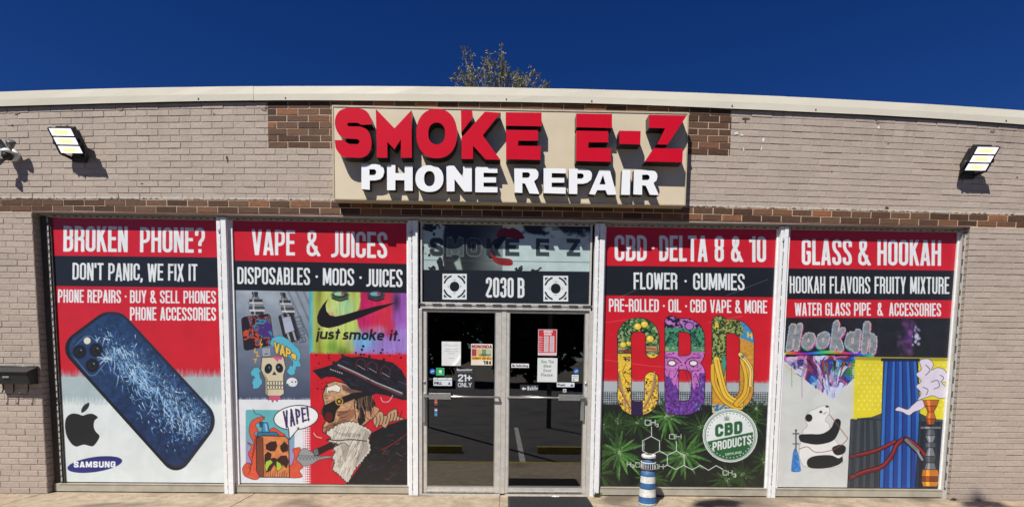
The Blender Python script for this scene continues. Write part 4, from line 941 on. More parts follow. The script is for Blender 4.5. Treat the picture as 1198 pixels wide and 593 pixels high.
# B: purple ape
Bp = [fillet([(785.8, 377), (785.8, 477)], False), fillet([(785.8, 380), (815.8, 380, 14), (817.0, 422, 12), (800, 424), (786, 424)], False, 8), fillet([(786, 424), (800, 424), (817.5, 427, 12), (815.5, 478, 15), (785.8, 477, 6), (785.8, 450)], False, 8)]
def bcol(X, Y):
    n = fbm(X*.45, Y*.45, 111); m = fbm(X*.55, Y*.45, 112, 2)
    c = np.where((Y < 383)[..., None], np.array((34, 22, 44.)), np.array((70, 146, 108.))); c = np.where(((Y < 383) & (n > .55))[..., None], np.array((172, 112, 190.)), c)
    c = np.where(((Y >= 383) & (Y < 411) & (m > .60))[..., None], np.array((28, 66, 62.)), c); c = np.where(((Y > 405) & (m > .60) & (Y < 415))[..., None], np.array((176, 170, 96.)), c)
    c = np.where((Y > 411)[..., None], np.array((196, 116, 192.))*(.85+.3*n[..., None]), c); c = np.where(((Y > 411) & (m > .74))[..., None], np.array((82, 32, 92.)), c)
    hair = (Y > 452+3*np.sin(X)) | ((X < 783+.5*(Y-440)) & (Y > 440)) | ((X > 818) & (Y > 436))
    return np.where(hair[..., None], np.array((104, 58, 150.))*(.5+1.0*m[..., None]), c)
inside(Bp, 15.4, bcol, (24, 14, 28))
for x in (785.8, 811): A.ell(x+.3, 424.5, 5.4, 3.8, (60, 22, 60)); A.ell(x+.3, 424.5, 4.1, 2.6, (240, 238, 236))
A.line([(779, 418), (790, 418.5), (797, 424)], 1.1, (60, 20, 60), curved=True); A.line([(820, 418), (808, 418.5), (801, 424)], 1.1, (60, 20, 60), curved=True)
A.ell(806.5, 381, 5, 4.6, (178, 116, 196), line=(30, 16, 40), lw=.9); A.ell(783, 377, 3, 2.6, (190, 130, 200)); A.ell(797, 376, 2.2, 1.6, (182, 122, 196)); A.line([(783, 436), (779, 452), (786, 468), (798, 473), (810, 468), (818, 452), (814, 436)], .9, (90, 34, 92), curved=True)
for k in range(70):
    x, y = rs.uniform(778, 825), rs.uniform(462, 483); A.line([(x, y), (x+rs.uniform(-1.5, 1.5), y+rs.uniform(2, 4.5))], .7, rs.choice([(132, 82, 180), (60, 30, 90), (160, 110, 200)]), .8 if 480 > y and y > 470 else .0)
for x, y in ((818.5, 448), (821, 455), (816, 478), (813, 473)): A.poly([(x, y), (x+2.6, y-2), (x+2, y+2.4)], (80, 160, 170))
for sx in (-1, 1):                                    # folds of the muzzle and brow
    X0 = 798.5
    for P in ([(X0+sx*4, 428), (X0+sx*9, 440), (X0+sx*14, 446), (X0+sx*17, 456)], [(X0+sx*3, 432), (X0+sx*7, 446), (X0+sx*11, 462)], [(X0+sx*20, 416), (X0+sx*14, 414), (X0+sx*8, 418)], [(X0+sx*22, 430), (X0+sx*17, 434), (X0+sx*12, 431)], [(X0+sx*21, 437), (X0+sx*18, 441), (X0+sx*13, 438)]):
        A.line(P, .9, (74, 26, 80), curved=True, taper=True)
    for k in range(9): A.line([(X0+sx*(8+k*1.2), 392+k*1.6), (X0+sx*(12+k), 388+k*1.5), (X0+sx*(16+k*.6), 394+k*1.6)], .8, (24, 60, 56), curved=True)
# D: bananas and bud
Dp = [fillet([(841.3, 377), (841, 480)], False), fillet([(841.3, 381), (874, 381, 18), (873, 473, 18), (841, 473.5)], False, 10)]
def dcol(X, Y):
    n = fbm(X*.5, Y*.5, 121); m = fbm(X*.6, Y*.6, 122, 2)
    c = np.array((206, 150, 58.))*(.8+.35*n[..., None]); sky_ = ((X > 852) & (Y < 400-.4*(880-X)) & (X > 866)) | ((X < 846) & (Y < 385)); c = np.where(sky_[..., None], np.array((60, 140, 196.)), c)
    bud = ((X < 850+8*(n-.5)) & (Y < 424)) | ((X-858)**2/130+(Y-385)**2/130 < 1+2*(n-.5)); c = np.where(bud[..., None], np.where((m > .52)[..., None], np.array((150, 164, 96.)), np.array((48, 66, 34.))), c)
    return np.where((Y > 473)[..., None], np.where((m > .55)[..., None], np.array((220, 200, 80.)), np.array((50, 120, 180.))), c)
inside(Dp, 16, dcol, (30, 30, 34))
for k, P in enumerate(([(835, 428), (836, 448), (846, 466), (858, 474), (866, 476)], [(838, 420), (843, 442), (850, 462), (866, 472)], [(869, 420), (874, 440), (872, 460), (862, 472)], [(866, 414), (878, 430), (878, 450)])):
    A.line(P, 8.0 if k < 3 else 5.5, (70, 44, 20), curved=True); A.line(P, 6.8 if k < 3 else 4.4, ((226, 178, 52), (236, 196, 70), (226, 182, 60), (238, 210, 120))[k], curved=True); A.line([(x+.8, y+.3) for x, y in P], .6, (120, 76, 24), curved=True)
A.text('A', 836, 841, (376, 383), (376, 383), (232, 196, 60), .25); A.text('H', 874, 880, (387, 394), (389, 396), (232, 196, 60), .25)
A.poly([(844, 424), (847, 412), (850, 424), (847, 440)], (70, 150, 130), line=(24, 40, 34), lw=.4); A.poly([(866, 416), (872, 414), (869, 419)], (40, 120, 140))
# molecule
K_ = lambda p: z2(p, 735, 480, 6.589); Q_ = lambda p: z2(p, 730, 510, 7.147); LN = (222, 232, 226)
h1 = [(175, 203), (240, 238), (240, 315), (175, 350), (108, 315), (108, 238), (175, 203)]; h2 = [(370, 315), (430, 350), (430, 425), (365, 460), (300, 425), (300, 350), (370, 315)]
for p in (h1, h2, [(178, 203), (178, 128)], [(240, 315), (300, 350)], [(370, 315), (370, 240)], [(300, 425), (277, 438)]): A.line(K_(p), .8, LN)
A.line(K_([(119, 310), (119, 243)]), .6, LN)
A.line(Q_([(500, 250), (570, 285), (638, 248), (705, 290), (770, 250), (828, 282)]), .8, LN)
A.text('CH', 754.2, 766.8, (491, 498), (491, 498), LN, .11, gap=.12); A.text('3', 767.6, 770.2, (495.5, 500), (495.5, 500), LN, .17)
A.text('OH', 782.8, 797, (508, 514), (508, 514), LN, .11, gap=.14); A.text('OH', 764, 776, (543.5, 549.5), (543.5, 549.5), LN, .11, gap=.14)
A.text('H', 732.8, 738, (541, 547), (541, 547), LN, .12); A.text('3', 739, 742, (544, 548.5), (544, 548.5), LN, .17); A.text('C', 743, 748.5, (541.5, 547.5), (541.5, 547.5), LN, .12)
A.text('CH', 845.5, 856.8, (550.5, 556.5), (550.5, 556.5), LN, .12, gap=.12); A.text('3', 857.8, 861.2, (554, 558.8), (554, 558.8), LN, .17)
# badge
bx, by, br = 854.1, 509.4, 32.2; GR = (42, 98, 58); WB = (226, 232, 232)
A.ell(bx, by, br, br-.4, WB); A.ell(bx, by, br-1.6, br-2, None, line=(88, 120, 96), lw=.6); A.ell(bx, by, br-3.2, br-3.6, None, line=(60, 104, 74), lw=.9)
c_, s_n = math.cos(R(-12.5)), math.sin(R(-12.5)); seg = []
for k in range(25):
    t = math.pi*(k/24); seg.append((bx+(br-5)*math.cos(t-R(12.5)), by+1.5+(br-5.5)*math.sin(t-R(12.5))))
A.poly(seg, GR)
for k in range(40):
    t = 2*math.pi*k/40; x, y = bx+(br-6)*math.cos(t), by+(br-6)*math.sin(t); low_ = ((y-by)*c_-(x-bx)*s_n*-1) > 2
    if abs(math.sin(t-R(-12.5))) > .12: A.ell(x, y, .65, None, WB if y > by+(x-bx)*-.22+3 else GR)
A.text('CBD', 836.5, 868.5, (496.5, 511.8), (491.8, 507), GR, .25, gap=.09)
A.text('PRODUCTS', 833.5, 879, (517.5, 528), (508.3, 519.5), WB, .17, gap=.06); A.text('GENUINE', 848.5, 867.5, (530.5, 533.2), (527.5, 530.3), (206, 222, 208), .2, gap=.12)
for k in range(7):
    an = R(-90+(k-3)*32); ln = (3.6, 5, 6.4, 7, 6.4, 5, 3.6)[k]; x, y = 850.3, 491.5
    A.poly([(x, y), (x+ln*.5*math.cos(an-.16), y+ln*.5*math.sin(an-.16)), (x+ln*math.cos(an), y+ln*math.sin(an)), (x+ln*.5*math.cos(an+.16), y+ln*.5*math.sin(an+.16))], GR)
for p in ([(701, 378), (745, 372)], [(720, 350), (748, 337)], [(850, 345), (898, 326)], [(828, 377), (868, 369)], [(702, 420), (760, 428), (800, 430)]): A.line(p, .5, (235, 225, 225), .35)
A.build('window_poster', WINS[2][0], WZ1, -.004, LABW[2], 'poster', 'printed posters covering the shop windows')

# ---- sheet 4: glass and hookah
A = Art([(924, 267.7), (1117.5, 272.8), (1098.6, 570), (908, 569.5)], WINS[3][1]-WINS[3][0], WZ1-WZ0, RES, RED)
A.poly([(890, 311.5), (1130, 316.5), (1130, 350.5), (890, 347.5)], (24, 24, 28))
A.poly([(890, 369), (1130, 371), (1130, 420), (890, 420)], lambda X, Y: np.array((26, 26, 32.))+16*(fbm(X*.06+Y*.1, Y*.1-X*.08, 131)[..., None]-.4))
A.poly([(890, 404), (1004, 411), (1012, 600), (890, 600)], (206, 210, 208)); A.poly([(890, 400), (1010, 404), (1004, 417), (890, 408)], (26, 26, 30))
A.text('GLASS', 938, 996.5, (278.3, 308.4), (279.2, 309.2), WHT, .13); A.text('&', 1003.7, 1017.2, (279.5, 309.2), (279.8, 309.5), WHT, .125); A.text('HOOKAH', 1026, 1099.5, (280, 309.5), (281.3, 310.6), WHT, .13)
A.text('HOOKAH FLAVORS FRUITY MIXTURE', 923.8, 1109.3, (321.2, 341), (323.4, 343), WHT, .105)
A.text('WATER GLASS PIPE', 930, 1018.8, (352, 367.2), (352.3, 367.6), WHT, .122); A.text('&', 1026.4, 1032.6, (352.4, 367.8), (352.5, 367.8), WHT, .12); A.text('ACCESSORIES', 1040, 1100.2, (352.6, 367.9), (353.6, 368.8), WHT, .122)
H_ = lambda p: z2(p, 915, 370, 5.844)
for dx, dy, cl_ in ((-1.4, 1.2, (46, 110, 170)), (0, 2.0, (60, 150, 120)), (1.4, .8, (150, 46, 120)), (.6, -1.4, (214, 120, 60))):
    A.text('Hook', 922+dx, 988+dx, (381+dy, 406+dy), (377+dy, 406+dy), lambda X, Y, cl_=cl_: np.array(cl_)*(.8+.5*np.sin(X*.09+1)[..., None]**2), .27, gap=.07, slant=.14, rough=.06); A.text('ah', 990+dx, 1026+dx, (377+dy, 407+dy), (380+dy, 410+dy), cl_, .27, gap=.07, slant=.1, rough=.06)
A.line(H_([(30, 235), (150, 245), (320, 232), (480, 245), (620, 262)]), 3.6, lambda X, Y: np.stack([120+90*np.sin(X*.11), 120+80*np.sin(X*.11+2), 130+80*np.sin(X*.11+4)], -1), curved=True); A.line(H_([(30, 258), (150, 262), (320, 256), (480, 262), (620, 280)]), 4, (22, 20, 26), curved=True)
gm = lambda X, Y: np.array((132, 138, 146.))+60*(fbm(X*.3, Y*.3, 141)[..., None]-.5)
A.text('Hook', 922, 988, (380, 405), (376, 405), gm, .23, gap=.10, slant=.14, outline=(196, 200, 208), ow=.028, rough=.10); A.text('ah', 990, 1026, (376, 406), (379, 409), gm, .23, gap=.10, slant=.1, outline=(196, 200, 208), ow=.028, rough=.10)
for k in range(60):                                   # nebula and little flask
    x, y = rs.gauss(1062, 5), rs.gauss(392, 9); A.ell(x, y, rs.uniform(1, 3.4), rs.uniform(1.5, 4.5), rs.choice([(120, 50, 130), (170, 110, 190), (90, 40, 110), (60, 30, 90)]), a=.35, soft=3)
for k in range(26): A.ell(rs.gauss(1073, 2.6), rs.gauss(393, 5), rs.uniform(.7, 2), None, rs.choice([(214, 220, 240), (150, 190, 230), (180, 160, 220)]), a=.7, soft=1)
A.line([(1068, 378), (1068.6, 396), (1070, 402)], 1.2, (30, 30, 44))
# paint burst
def burst(X, Y):
    n = fbm(X*.05+1.2*fbm(X*.05, Y*.05, 3, 2), Y*.035, 151, 2); m = fbm(X*.22, Y*.10+X*.08, 152, 3); k = (X-918)/84
    pal = [(52, 130, 90), (40, 110, 190), (36, 60, 150), (96, 40, 110), (140, 56, 60), (196, 110, 180), (70, 50, 130), (190, 200, 235)]
    idx = np.clip((n*1.9-.45+k*.25)*len(pal), 0, len(pal)-1).astype(int); c = np.array(pal, float)[idx]
    return np.where((m > .60)[..., None], c*.4+np.array((215, 222, 240.))*.6, c*(.75+.5*m[..., None]))
Pb = smooth(H_([(5, 275), (60, 262), (250, 258), (420, 256), (545, 268), (520, 320), (500, 400), (430, 470), (385, 520), (350, 560), (320, 535), (262, 500), (180, 440), (120, 380), (60, 330)]), 5); Pb = Pb+rng.normal(0, .5, Pb.shape)
A.poly(Pb, burst)
for k in range(46):
    x = rs.uniform(924, 1000); y0_ = 417+rs.uniform(0, 10); A.poly([(x-rs.uniform(1, 2.6), y0_), (x+rs.uniform(1, 2.6), y0_+2), (x+(972-x)*.45+rs.uniform(-2, 2), y0_+rs.uniform(12, 34)*(1-abs(x-968)/60))], rs.choice([(30, 60, 150), (90, 36, 110), (150, 70, 50), (36, 130, 190), (190, 110, 180), (24, 26, 50), (206, 216, 240), (60, 140, 90)]), a=.85)
for p, cl_ in (([(65, 335), (66, 470)], (120, 170, 90)), ([(135, 400), (137, 545)], (170, 130, 170)), ([(20, 320), (90, 385)], (220, 170, 90)), ([(100, 380), (130, 400)], (20, 60, 70))): A.line(H_(p), .8, cl_)
for k in range(60):
    x, y = rs.uniform(930, 995), rs.uniform(425, 460)
    if abs(x-973) < (465-y)*.9: A.line([(x, y), (x+(974-x)*.18, y+5)], rs.uniform(.4, 1.1), rs.choice([(220, 228, 244), (40, 60, 140), (150, 90, 60), (120, 60, 150), (60, 130, 200)]), .8)
# panda with water pipe
D_ = lambda p: z2(p, 905, 370, 2.827); BK = (34, 34, 38); WP = (226, 228, 228)
A.poly(D_([(92, 400), (98, 372), (112, 358), (104, 335), (118, 310), (140, 300), (158, 292), (176, 290), (184, 298), (186, 312), (178, 326), (172, 340), (184, 352), (196, 390), (216, 420), (228, 450), (226, 488), (180, 498), (120, 496), (96, 488), (84, 450)]), WP, curved=True, line=(120, 122, 126), lw=.4)
A.ell(*D_([(117, 331)])[0], 4.2, 4.6, BK); A.ell(*D_([(157, 311)])[0], 1.9, 1.5, BK); A.ell(*D_([(178, 293)])[0], 2.0, 1.2, BK); A.line(D_([(176, 312), (166, 318)]), .6, BK)
A.poly(D_([(86, 388), (120, 385), (160, 384), (190, 366), (204, 338), (216, 334), (224, 346), (216, 380), (196, 408), (150, 420), (110, 416), (88, 408)]), BK, curved=True)
A.poly(D_([(114, 470), (140, 458), (190, 456), (216, 466), (228, 460), (230, 476), (212, 490), (170, 500), (128, 500), (112, 490)]), BK, curved=True); A.poly(D_([(196, 430), (222, 420), (240, 428), (236, 448), (214, 456), (200, 448)]), BK, curved=True)
A.line(D_([(186, 320), (206, 345), (238, 388), (246, 400), (228, 420), (190, 440), (140, 446), (112, 428), (84, 436)]), .8, (140, 70, 70), curved=True)
A.poly(D_([(66, 440), (78, 440), (90, 500), (86, 512), (62, 512), (58, 500)]), lambda X, Y: np.array((60, 120, 190.))*(.7+.7*fbm(X*.5, Y*.5, 5)[..., None]), curved=True); A.line(D_([(74, 378), (74, 442)]), 1.8, (96, 104, 116)); A.line(D_([(64, 384), (84, 384)]), 1.4, (70, 74, 84)); A.line(D_([(64, 418), (84, 418)]), 1.2, (80, 84, 94)); A.ell(*D_([(74, 373)])[0], 1.2, 1.6, (90, 50, 40))
# right panel: dotted yellow ground, drapery, hose and water pipe
XL = 1000.
A.poly([(1001, 416), (1120, 418), (1120, 600), (996, 600)], (226, 212, 44))
for j in range(11):
    for k in range(17): A.ell(1005+k*6.6+(j % 2)*3.3, 425+j*5.2, 1.15, None, (238, 230, 128))
A.poly([(1001, 415), (1120, 417), (1120, 421), (1001, 419)], (170, 158, 50))
A.poly([(996, 488), (1020, 486), (1036, 480), (1074, 480), (1090, 488), (1120, 490), (1120, 600), (994, 600)], lambda X, Y: np.array((62, 70, 78.))*(.7+.6*fbm(X*.06, Y*.03, 171, 2)[..., None]))
def drape(x0, x1, y0, c1, c2, n, sd):
    q_ = random.Random(sd); A.poly([(x0, y0), (x1, y0), (x1+4, 600), (x0-5, 600)], c1, line=(16, 22, 36), lw=.9)
    for k in range(n):
        x = x0+(k+.5)*(x1-x0)/n+q_.uniform(-1, 1); d = (k+.5-n/2)*1.6
        A.poly([(x-1.4, y0+1), (x+1.2, y0+1), (x+2.2+d, y0+50), (x+1.2+d*1.6, 600), (x-2.6+d*1.6, 600), (x-1.2+d, y0+50)], c2, curved=False); A.line([(x+2, y0+1), (x+3+d, y0+50), (x+2.2+d*1.6, 600)], .8, (18, 26, 52), curved=True)
drape(996, 1036, 489, (66, 74, 80), (46, 52, 60), 5, 2); drape(1034, 1074, 419, (30, 62, 142), (46, 108, 190), 5, 3); drape(1076, 1112, 492, (44, 52, 62), (28, 36, 50), 4, 4)
A.poly([(1031, 417), (1076, 417.5), (1076, 421), (1031, 420.6)], (24, 34, 60))
for P, wd in (([(996, 533), (1018, 528), (1030, 524), (1048, 515)], 4), ([(996, 558), (1012, 551), (1032, 545), (1044, 532), (1050, 519), (1060, 512), (1072, 519), (1084, 532)], 5)):
    A.line(P, wd+1.2, (16, 12, 16), curved=True); A.line(P, wd, (110, 26, 34), curved=True); A.line([(x, y-.8) for x, y in P], .9, (176, 66, 66), curved=True)
A.line([(1060, 513), (1076, 528)], 6, (20, 20, 24)); A.line([(1061, 513), (1075, 526)], 4, (120, 124, 128)); A.line([(1074, 526), (1080, 536)], 2.6, (150, 154, 158))
def smk(p): A.poly(p, (222, 214, 230), curved=True, line=(60, 54, 76), lw=.6)
smk([(1076, 420), (1086, 418), (1092, 424), (1090, 431), (1097, 428), (1106, 432), (1108, 444), (1102, 446), (1108, 452), (1110, 462), (1100, 464), (1092, 461), (1084, 463), (1074, 466), (1078, 458), (1072, 450), (1078, 444), (1072, 436), (1078, 430)])
smk([(1052, 474), (1062, 477), (1068, 472), (1076, 466), (1084, 468), (1080, 476), (1070, 480), (1064, 484), (1056, 480), (1048, 478)])
for P in ([(1083, 425), (1088, 431), (1083, 437)], [(1090, 445), (1097, 443), (1099, 450), (1093, 453)], [(1100, 437), (1104, 440), (1101, 445)], [(1080, 451), (1086, 454), (1084, 460)]): A.line(P, .8, (70, 62, 90), curved=True)
def col_(x, ys):                                      # chrome column
    for (y0_, y1_, w0_, w1_, c) in ys: A.poly([(x-w0_, y0_), (x+w0_, y0_), (x+w1_, y1_), (x-w1_, y1_)], c, line=(22, 20, 24), lw=.5); A.poly([(x-w0_*.5, y0_+.4), (x-w0_*.1, y0_+.4), (x-w1_*.1, y1_-.4), (x-w1_*.5, y1_-.4)], tuple(min(255, q*1.45) for q in c))
col_(1089.5, [(466, 473, 9.5, 7, (186, 100, 40)), (473, 480, 7, 3.5, (170, 86, 34)), (480, 488, 3.5, 6, (190, 104, 42)), (488, 495, 6, 4, (150, 74, 32)), (497, 500, 12, 12, (112, 116, 122)), (500, 508, 4, 6, (90, 94, 100)), (508, 516, 6, 3, (130, 134, 140)), (516, 522, 6, 6, (84, 88, 94)), (522, 532, 3, 6, (120, 124, 130)), (532, 540, 7, 5, (74, 78, 84)), (540, 548, 5, 7, (112, 116, 120)), (548, 556, 9, 10, (196, 116, 40)), (556, 562, 10, 10, (120, 62, 28)), (562, 568, 10, 8, (206, 128, 44))])
halftone(A, -99, -98, None, (0, 0, 0), x0=0, x1=1) if False else None
for j in range(50):
    for k in range(4): A.ell(1002-k*2.2+(j-25)*-.02, 424+j*2.9, 1.2-.25*k, None, (226, 212, 44) if j < 23 else (60, 66, 74), a=.9)
A.build('window_poster', WINS[3][0], WZ1, -.004, LABW[3], 'poster', 'printed posters covering the shop windows')

# ---- transom sheet
A = Art([(494, 264.6), (691, 267), (688.5, 356), (495, 354)], 1.92, 3.129-2.244, .004, (19, 26, 36))
def trcol(X, Y):
    n = fbm(X*.045, Y*.06, 161, 5); m = fbm(X*.13, Y*.13, 162); g = np.clip((X-520)/55, 0, 1)*np.clip((X-500)/30, 0, 1)
    v = 40+150*np.clip((X-548)/55, 0, 1)*np.clip(1.2-np.abs(Y-300)/45, 0, 1)+30*(n-.5)
    v = np.where(X > 588, 205+22*(m-.5), v); smoke_ = np.clip((n-.47+.018*(276-Y)+.0022*(X-640))*9, 0, 1)*(X > 600)*(Y < 290); v = v*(1-.85*smoke_)
    v = np.where(X < 520, np.where(m > .46, 195, 30)*np.clip((521-X+8*(n-.5))/3, .12, 1), v)
    low = (Y > 312) & (X > 598); v = np.where(low & (m+.03*(Y-314) > .66) & (X < 640), 40, v)
    c = v[..., None]*np.array((.90, 1.0, 1.0)); return np.clip(c, 14, 225)
A.poly([(490, 262), (695, 264), (695, 318.6), (490, 317)], trcol)
A.poly([(535, 317), (531, 309), (538, 303), (541, 317)], (150, 168, 160), soft=1.5)
J_ = lambda p: z2(p, 590, 260, 5.927); G_ = lambda p: z2(p, 490, 260, 8.47)
A.poly(J_([(-55, 110), (-40, 70), (0, 52), (30, 60), (60, 52), (105, 75), (140, 122), (90, 128), (20, 120), (-20, 122)]), (116, 18, 26), curved=True)
A.poly(G_([(690, 360), (715, 260), (760, 190), (830, 160), (870, 165), (800, 260), (770, 330), (740, 370)]), (24, 28, 34), curved=True)
A.poly(G_([(700, 300), (735, 340), (790, 365), (880, 372), (925, 390), (925, 435), (850, 440), (780, 425), (730, 380)]), lambda X, Y: np.array((150, 28, 26.))*(.65+.6*fbm(X*.3, Y*.5, 4)[..., None]), curved=True)
for st, xs in (('S', (503, 519)), ('M', (523, 542)), ('O', (546, 562.5)), ('K', (569, 586)), ('E', (591, 607.5)), ('E', (627, 642.5)), ('Z', (663, 679))):
    A.text(st, xs[0], xs[1], (280.8, 301), (281.2, 301.4), (34, 44, 48), .24, gap=0, a=.86 if st != 'M' else .5, outline=(104, 118, 116), ow=.035 if st in 'SMO' else 0)
A.line([(495, 306), (600, 307), (690, 308)], .6, (60, 76, 78)); 
A.text('2030', 568.5, 601, (325.4, 348.2), (325.6, 348.4), (230, 236, 238), .125); A.text('B', 605.5, 613.6, (325.6, 348.5), (325.7, 348.6), (230, 236, 238), .13)
def emblem(x0, y0, x1, y1):
    cx, cy, hw = (x0+x1)/2, (y0+y1)/2, (x1-x0)/2; K = (18, 24, 32); W2 = (228, 234, 236)
    A.poly([(x0, y0), (x1, y0), (x1, y1), (x0, y1)], W2)
    for sx in (-1, 1):
        for sy in (-1, 1):
            A.poly([(cx+sx*hw*.86, cy+sy*hw*.86), (cx+sx*hw*.86, cy+sy*hw*.60), (cx+sx*hw*.60, cy+sy*hw*.86)], K)
            for r in (.88,):
                P = [(cx+sx*hw*r*math.cos(R(a_)), cy+sy*hw*r*math.sin(R(a_))) for a_ in (20, 32, 45, 58, 70)]; A.line(P, hw*.13, K)
    for k in range(4):
        an = R(90*k); c, s = math.cos(an), math.sin(an); P = [(.66, 0), (.50, .13), (.50, -.13)]
        A.poly([(cx+hw*(p*c-q*s), cy+hw*(p*s+q*c)) for p, q in P], K)
    A.ell(cx, cy, hw*.40, None, K); A.ell(cx, cy, hw*.58, None, None, line=W2, lw=hw*.1)
emblem(517.8, 321.4, 546.2, 350.6); emblem(635.6, 323.3, 664.6, 352.4)
A.build('window_poster', -.935, 3.129, -.004, 'dark printed sheet over the doors with red lips, street number and two square emblems', 'poster', 'printed posters covering the shop windows')

# ---- notices on the door glass
def notice(name, x0, y0, x1, y1, base, draw, label, cat='notice', group='notices stuck on the door glass', curl=None, res=.0016, m=None):
    a = at(x0, y0, -.011); b = at(x1, y1, -.011)
    A = Art([(x0, y0), (x1, y0), (x1, y1), (x0, y1)], b.x-a.x, a.z-b.z, res, base); draw(A)
    return A.build(name, a.x, a.z, -.0115, label, cat, group, m or M_paper, curl, thick=.0008)
GRY = (110, 114, 120)
def d_(A):
    for y, w0 in ((404, 15), (408.5, 14), (411, 16), (413.5, 8), (419, 6)): A.line([(528-w0/2, y), (528-w0/4, y-.5), (528, y+.2), (528+w0/2, y-.3)], .5, (150, 152, 158))
    A.poly([(541, 416), (541, 430), (531, 430)], (178, 180, 182), soft=1)
notice('paper_note', 516.8, 399.3, 539.2, 427.8, (226, 228, 228), d_, 'white handwritten paper with curled lower corner on the left door', curl=lambda u, v: -.05*np.clip((u+v-1.45), 0, 1)**1.2)
def d_(A):
    A.text('NONONDA', 552, 575.4, (403.2, 407.2), (403.2, 407.2), (150, 26, 44), .26, gap=.05)
    A.poly([(552, 408), (557.5, 408), (557.5, 416.5), (552, 416.5)], (168, 44, 58)); A.poly([(558, 408), (563, 408), (563, 416.5), (558, 416.5)], (214, 182, 104)); A.poly([(563.5, 408), (569, 408), (569, 416.5), (563.5, 416.5)], (112, 140, 96)); A.poly([(569.5, 408), (575, 408), (575, 416.5), (569.5, 416.5)], (176, 190, 160))
    for k in range(9): A.line([(561+k*1.5, 416+(k % 2)), (561.8+k*1.5, 414)], .8, (40, 46, 34))
    A.poly([(551.5, 417), (575.7, 417), (575.7, 421), (551.5, 421)], (232, 186, 40)); A.text('CHNGT UN BLL', 552.5, 575, (417.7, 420.3), (417.7, 420.3), (140, 30, 30), .26, gap=.1)
    A.text('104', 565.5, 574.5, (421.8, 426.2), (421.8, 426.2), (24, 24, 26), .3, gap=.15)
notice('game_poster', 551.2, 402, 576, 427.2, (232, 226, 206), d_, 'small square poster in red, yellow and green on the left door')
def d_(A): A.text('a', 513.3, 516.7, (431, 436.2), (431, 436.2), (220, 240, 225), .3); A.line([(512.5, 437.4), (517.8, 437.4)], .5, (160, 220, 180))
notice('sticker', 510.1, 430, 520, 439.3, (18, 160, 92), d_, 'square green sticker left of the age limit lettering', 'sticker')
def rnd(A): A.ell((A.X.min()+A.X.max())/2, (A.Y.min()+A.Y.max())/2, (A.X.max()-A.X.min())/2, (A.Y.max()-A.Y.min())/2, (40, 110, 190)); A.line([(A.X.min()+1.2, A.Y.max()-2.6), (A.X.max()-1.2, A.Y.min()+2)], 1, (200, 225, 245))
def disc(name, cx, cy, r, label):
    c = at(cx, cy, -.0115); rr = r*.01
    mb = MB(); mb.lathe([(rr, 0), (rr, .001)], (c.x, c.y+.001, c.z), 28, Matrix.Rotation(R(90), 3, 'X'), mi=0)
    mb.box(c.x-rr*.6, c.x+rr*.6, c.y-.0012, c.y-.0004, c.z-rr*.18, c.z+rr*.18, mi=1, rot=Matrix.Rotation(R(-25), 3, 'Y'), piv=(c.x, c.y, c.z))
    o = mb.build(name, [mat('blue_sticker', (.02, .13, .42), .4), mat('pale_ink', (.5, .65, .8), .5)], loc=c); tag(o, label, 'sticker', 'notices stuck on the door glass')
disc('sticker', 505.9, 434.2, 3.1, 'round blue sticker left of the green square one')
disc('sticker', 674.2, 434.0, 3.1, 'round blue sticker at the edge of the right door')
def d_(A):
    A.poly([(507, 443.9), (528.6, 443.9), (528.6, 444.5), (507, 444.5)], (120, 130, 140)); A.ell(512, 442.6, .7, None, (40, 140, 80)); A.ell(523, 442.6, .7, None, (60, 150, 190))
    A.text('PULL', 508, 517, (446.3, 449.8), (446.3, 449.8), (30, 32, 40), .3, gap=.1); A.poly([(524, 449.6), (525.7, 446), (527.2, 449.6)], (30, 50, 130))
notice('door_label', 507, 441.6, 528.8, 451.2, (216, 222, 226), d_, 'small white two line label under the green sticker')
def d_(A):
    A.text('Remember', 534.5, 552.5, (431.2, 433.8), (430.6, 433.2), (206, 210, 216), .24, gap=.09); A.line([(534.5, 435), (552.5, 434.6)], .4, (120, 124, 132))
    A.text('21+', 535.8, 552, (437.6, 446), (437.6, 446), (214, 220, 228), .2, gap=.05); A.text('ONLY', 535.8, 552, (447.4, 452.6), (447.4, 452.6), (200, 206, 214), .18, gap=.07)
notice('age_notice', 533.2, 429.3, 555, 455.5, (15, 17, 21), d_, 'black sticker with white 21+ only lettering on the left door', 'sticker')
def d_(A):
    for k, c in enumerate(((200, 60, 50), (226, 228, 230), (170, 60, 60), (226, 228, 230), (50, 110, 180), (70, 140, 190))): A.poly([(508, 467+k*3.3), (512, 467+k*3.3), (512, 470.3+k*3.3), (508, 470.3+k*3.3)], c)
notice('height_strip', 508.4, 467, 511.6, 486.5, (220, 220, 220), d_, 'narrow red, white and blue height strip below the push bar', 'sticker')
def d_(A):
    A.text('BUSINESS', 636, 646, (386.2, 388.8), (386.2, 388.8), (232, 230, 232), .24, gap=.1); A.text('HOURS', 636.5, 645, (389.3, 391.9), (389.3, 391.9), (232, 230, 232), .24, gap=.1)
    for r in range(7):
        y = 393+r*2.7; A.text('MTWTFSS'[r]+'on', 630.8, 635, (y+.4, y+2), (y+.4, y+2), (236, 200, 204), .24, gap=.1)
        for x in (636.5, 643): A.poly([(x, y), (x+5.2, y), (x+5.2, y+2.1), (x, y+2.1)], (228, 228, 230)); A.text('9.00', x+.8, x+4.4, (y+.4, y+1.7), (y+.4, y+1.7), (110, 110, 120), .22, gap=.1) if False else A.line([(x+.9, y+1), (x+4.2, y+1)], .8, (120, 120, 130), .8)
    A.poly([(629, 412.4), (652, 412.4), (652, 415), (629, 415)], (222, 200, 206))
    A.poly([(629.9, 385.1), (651, 385.1), (651, 415.6), (629.9, 415.6)], None, line=(224, 216, 220), lw=.8)
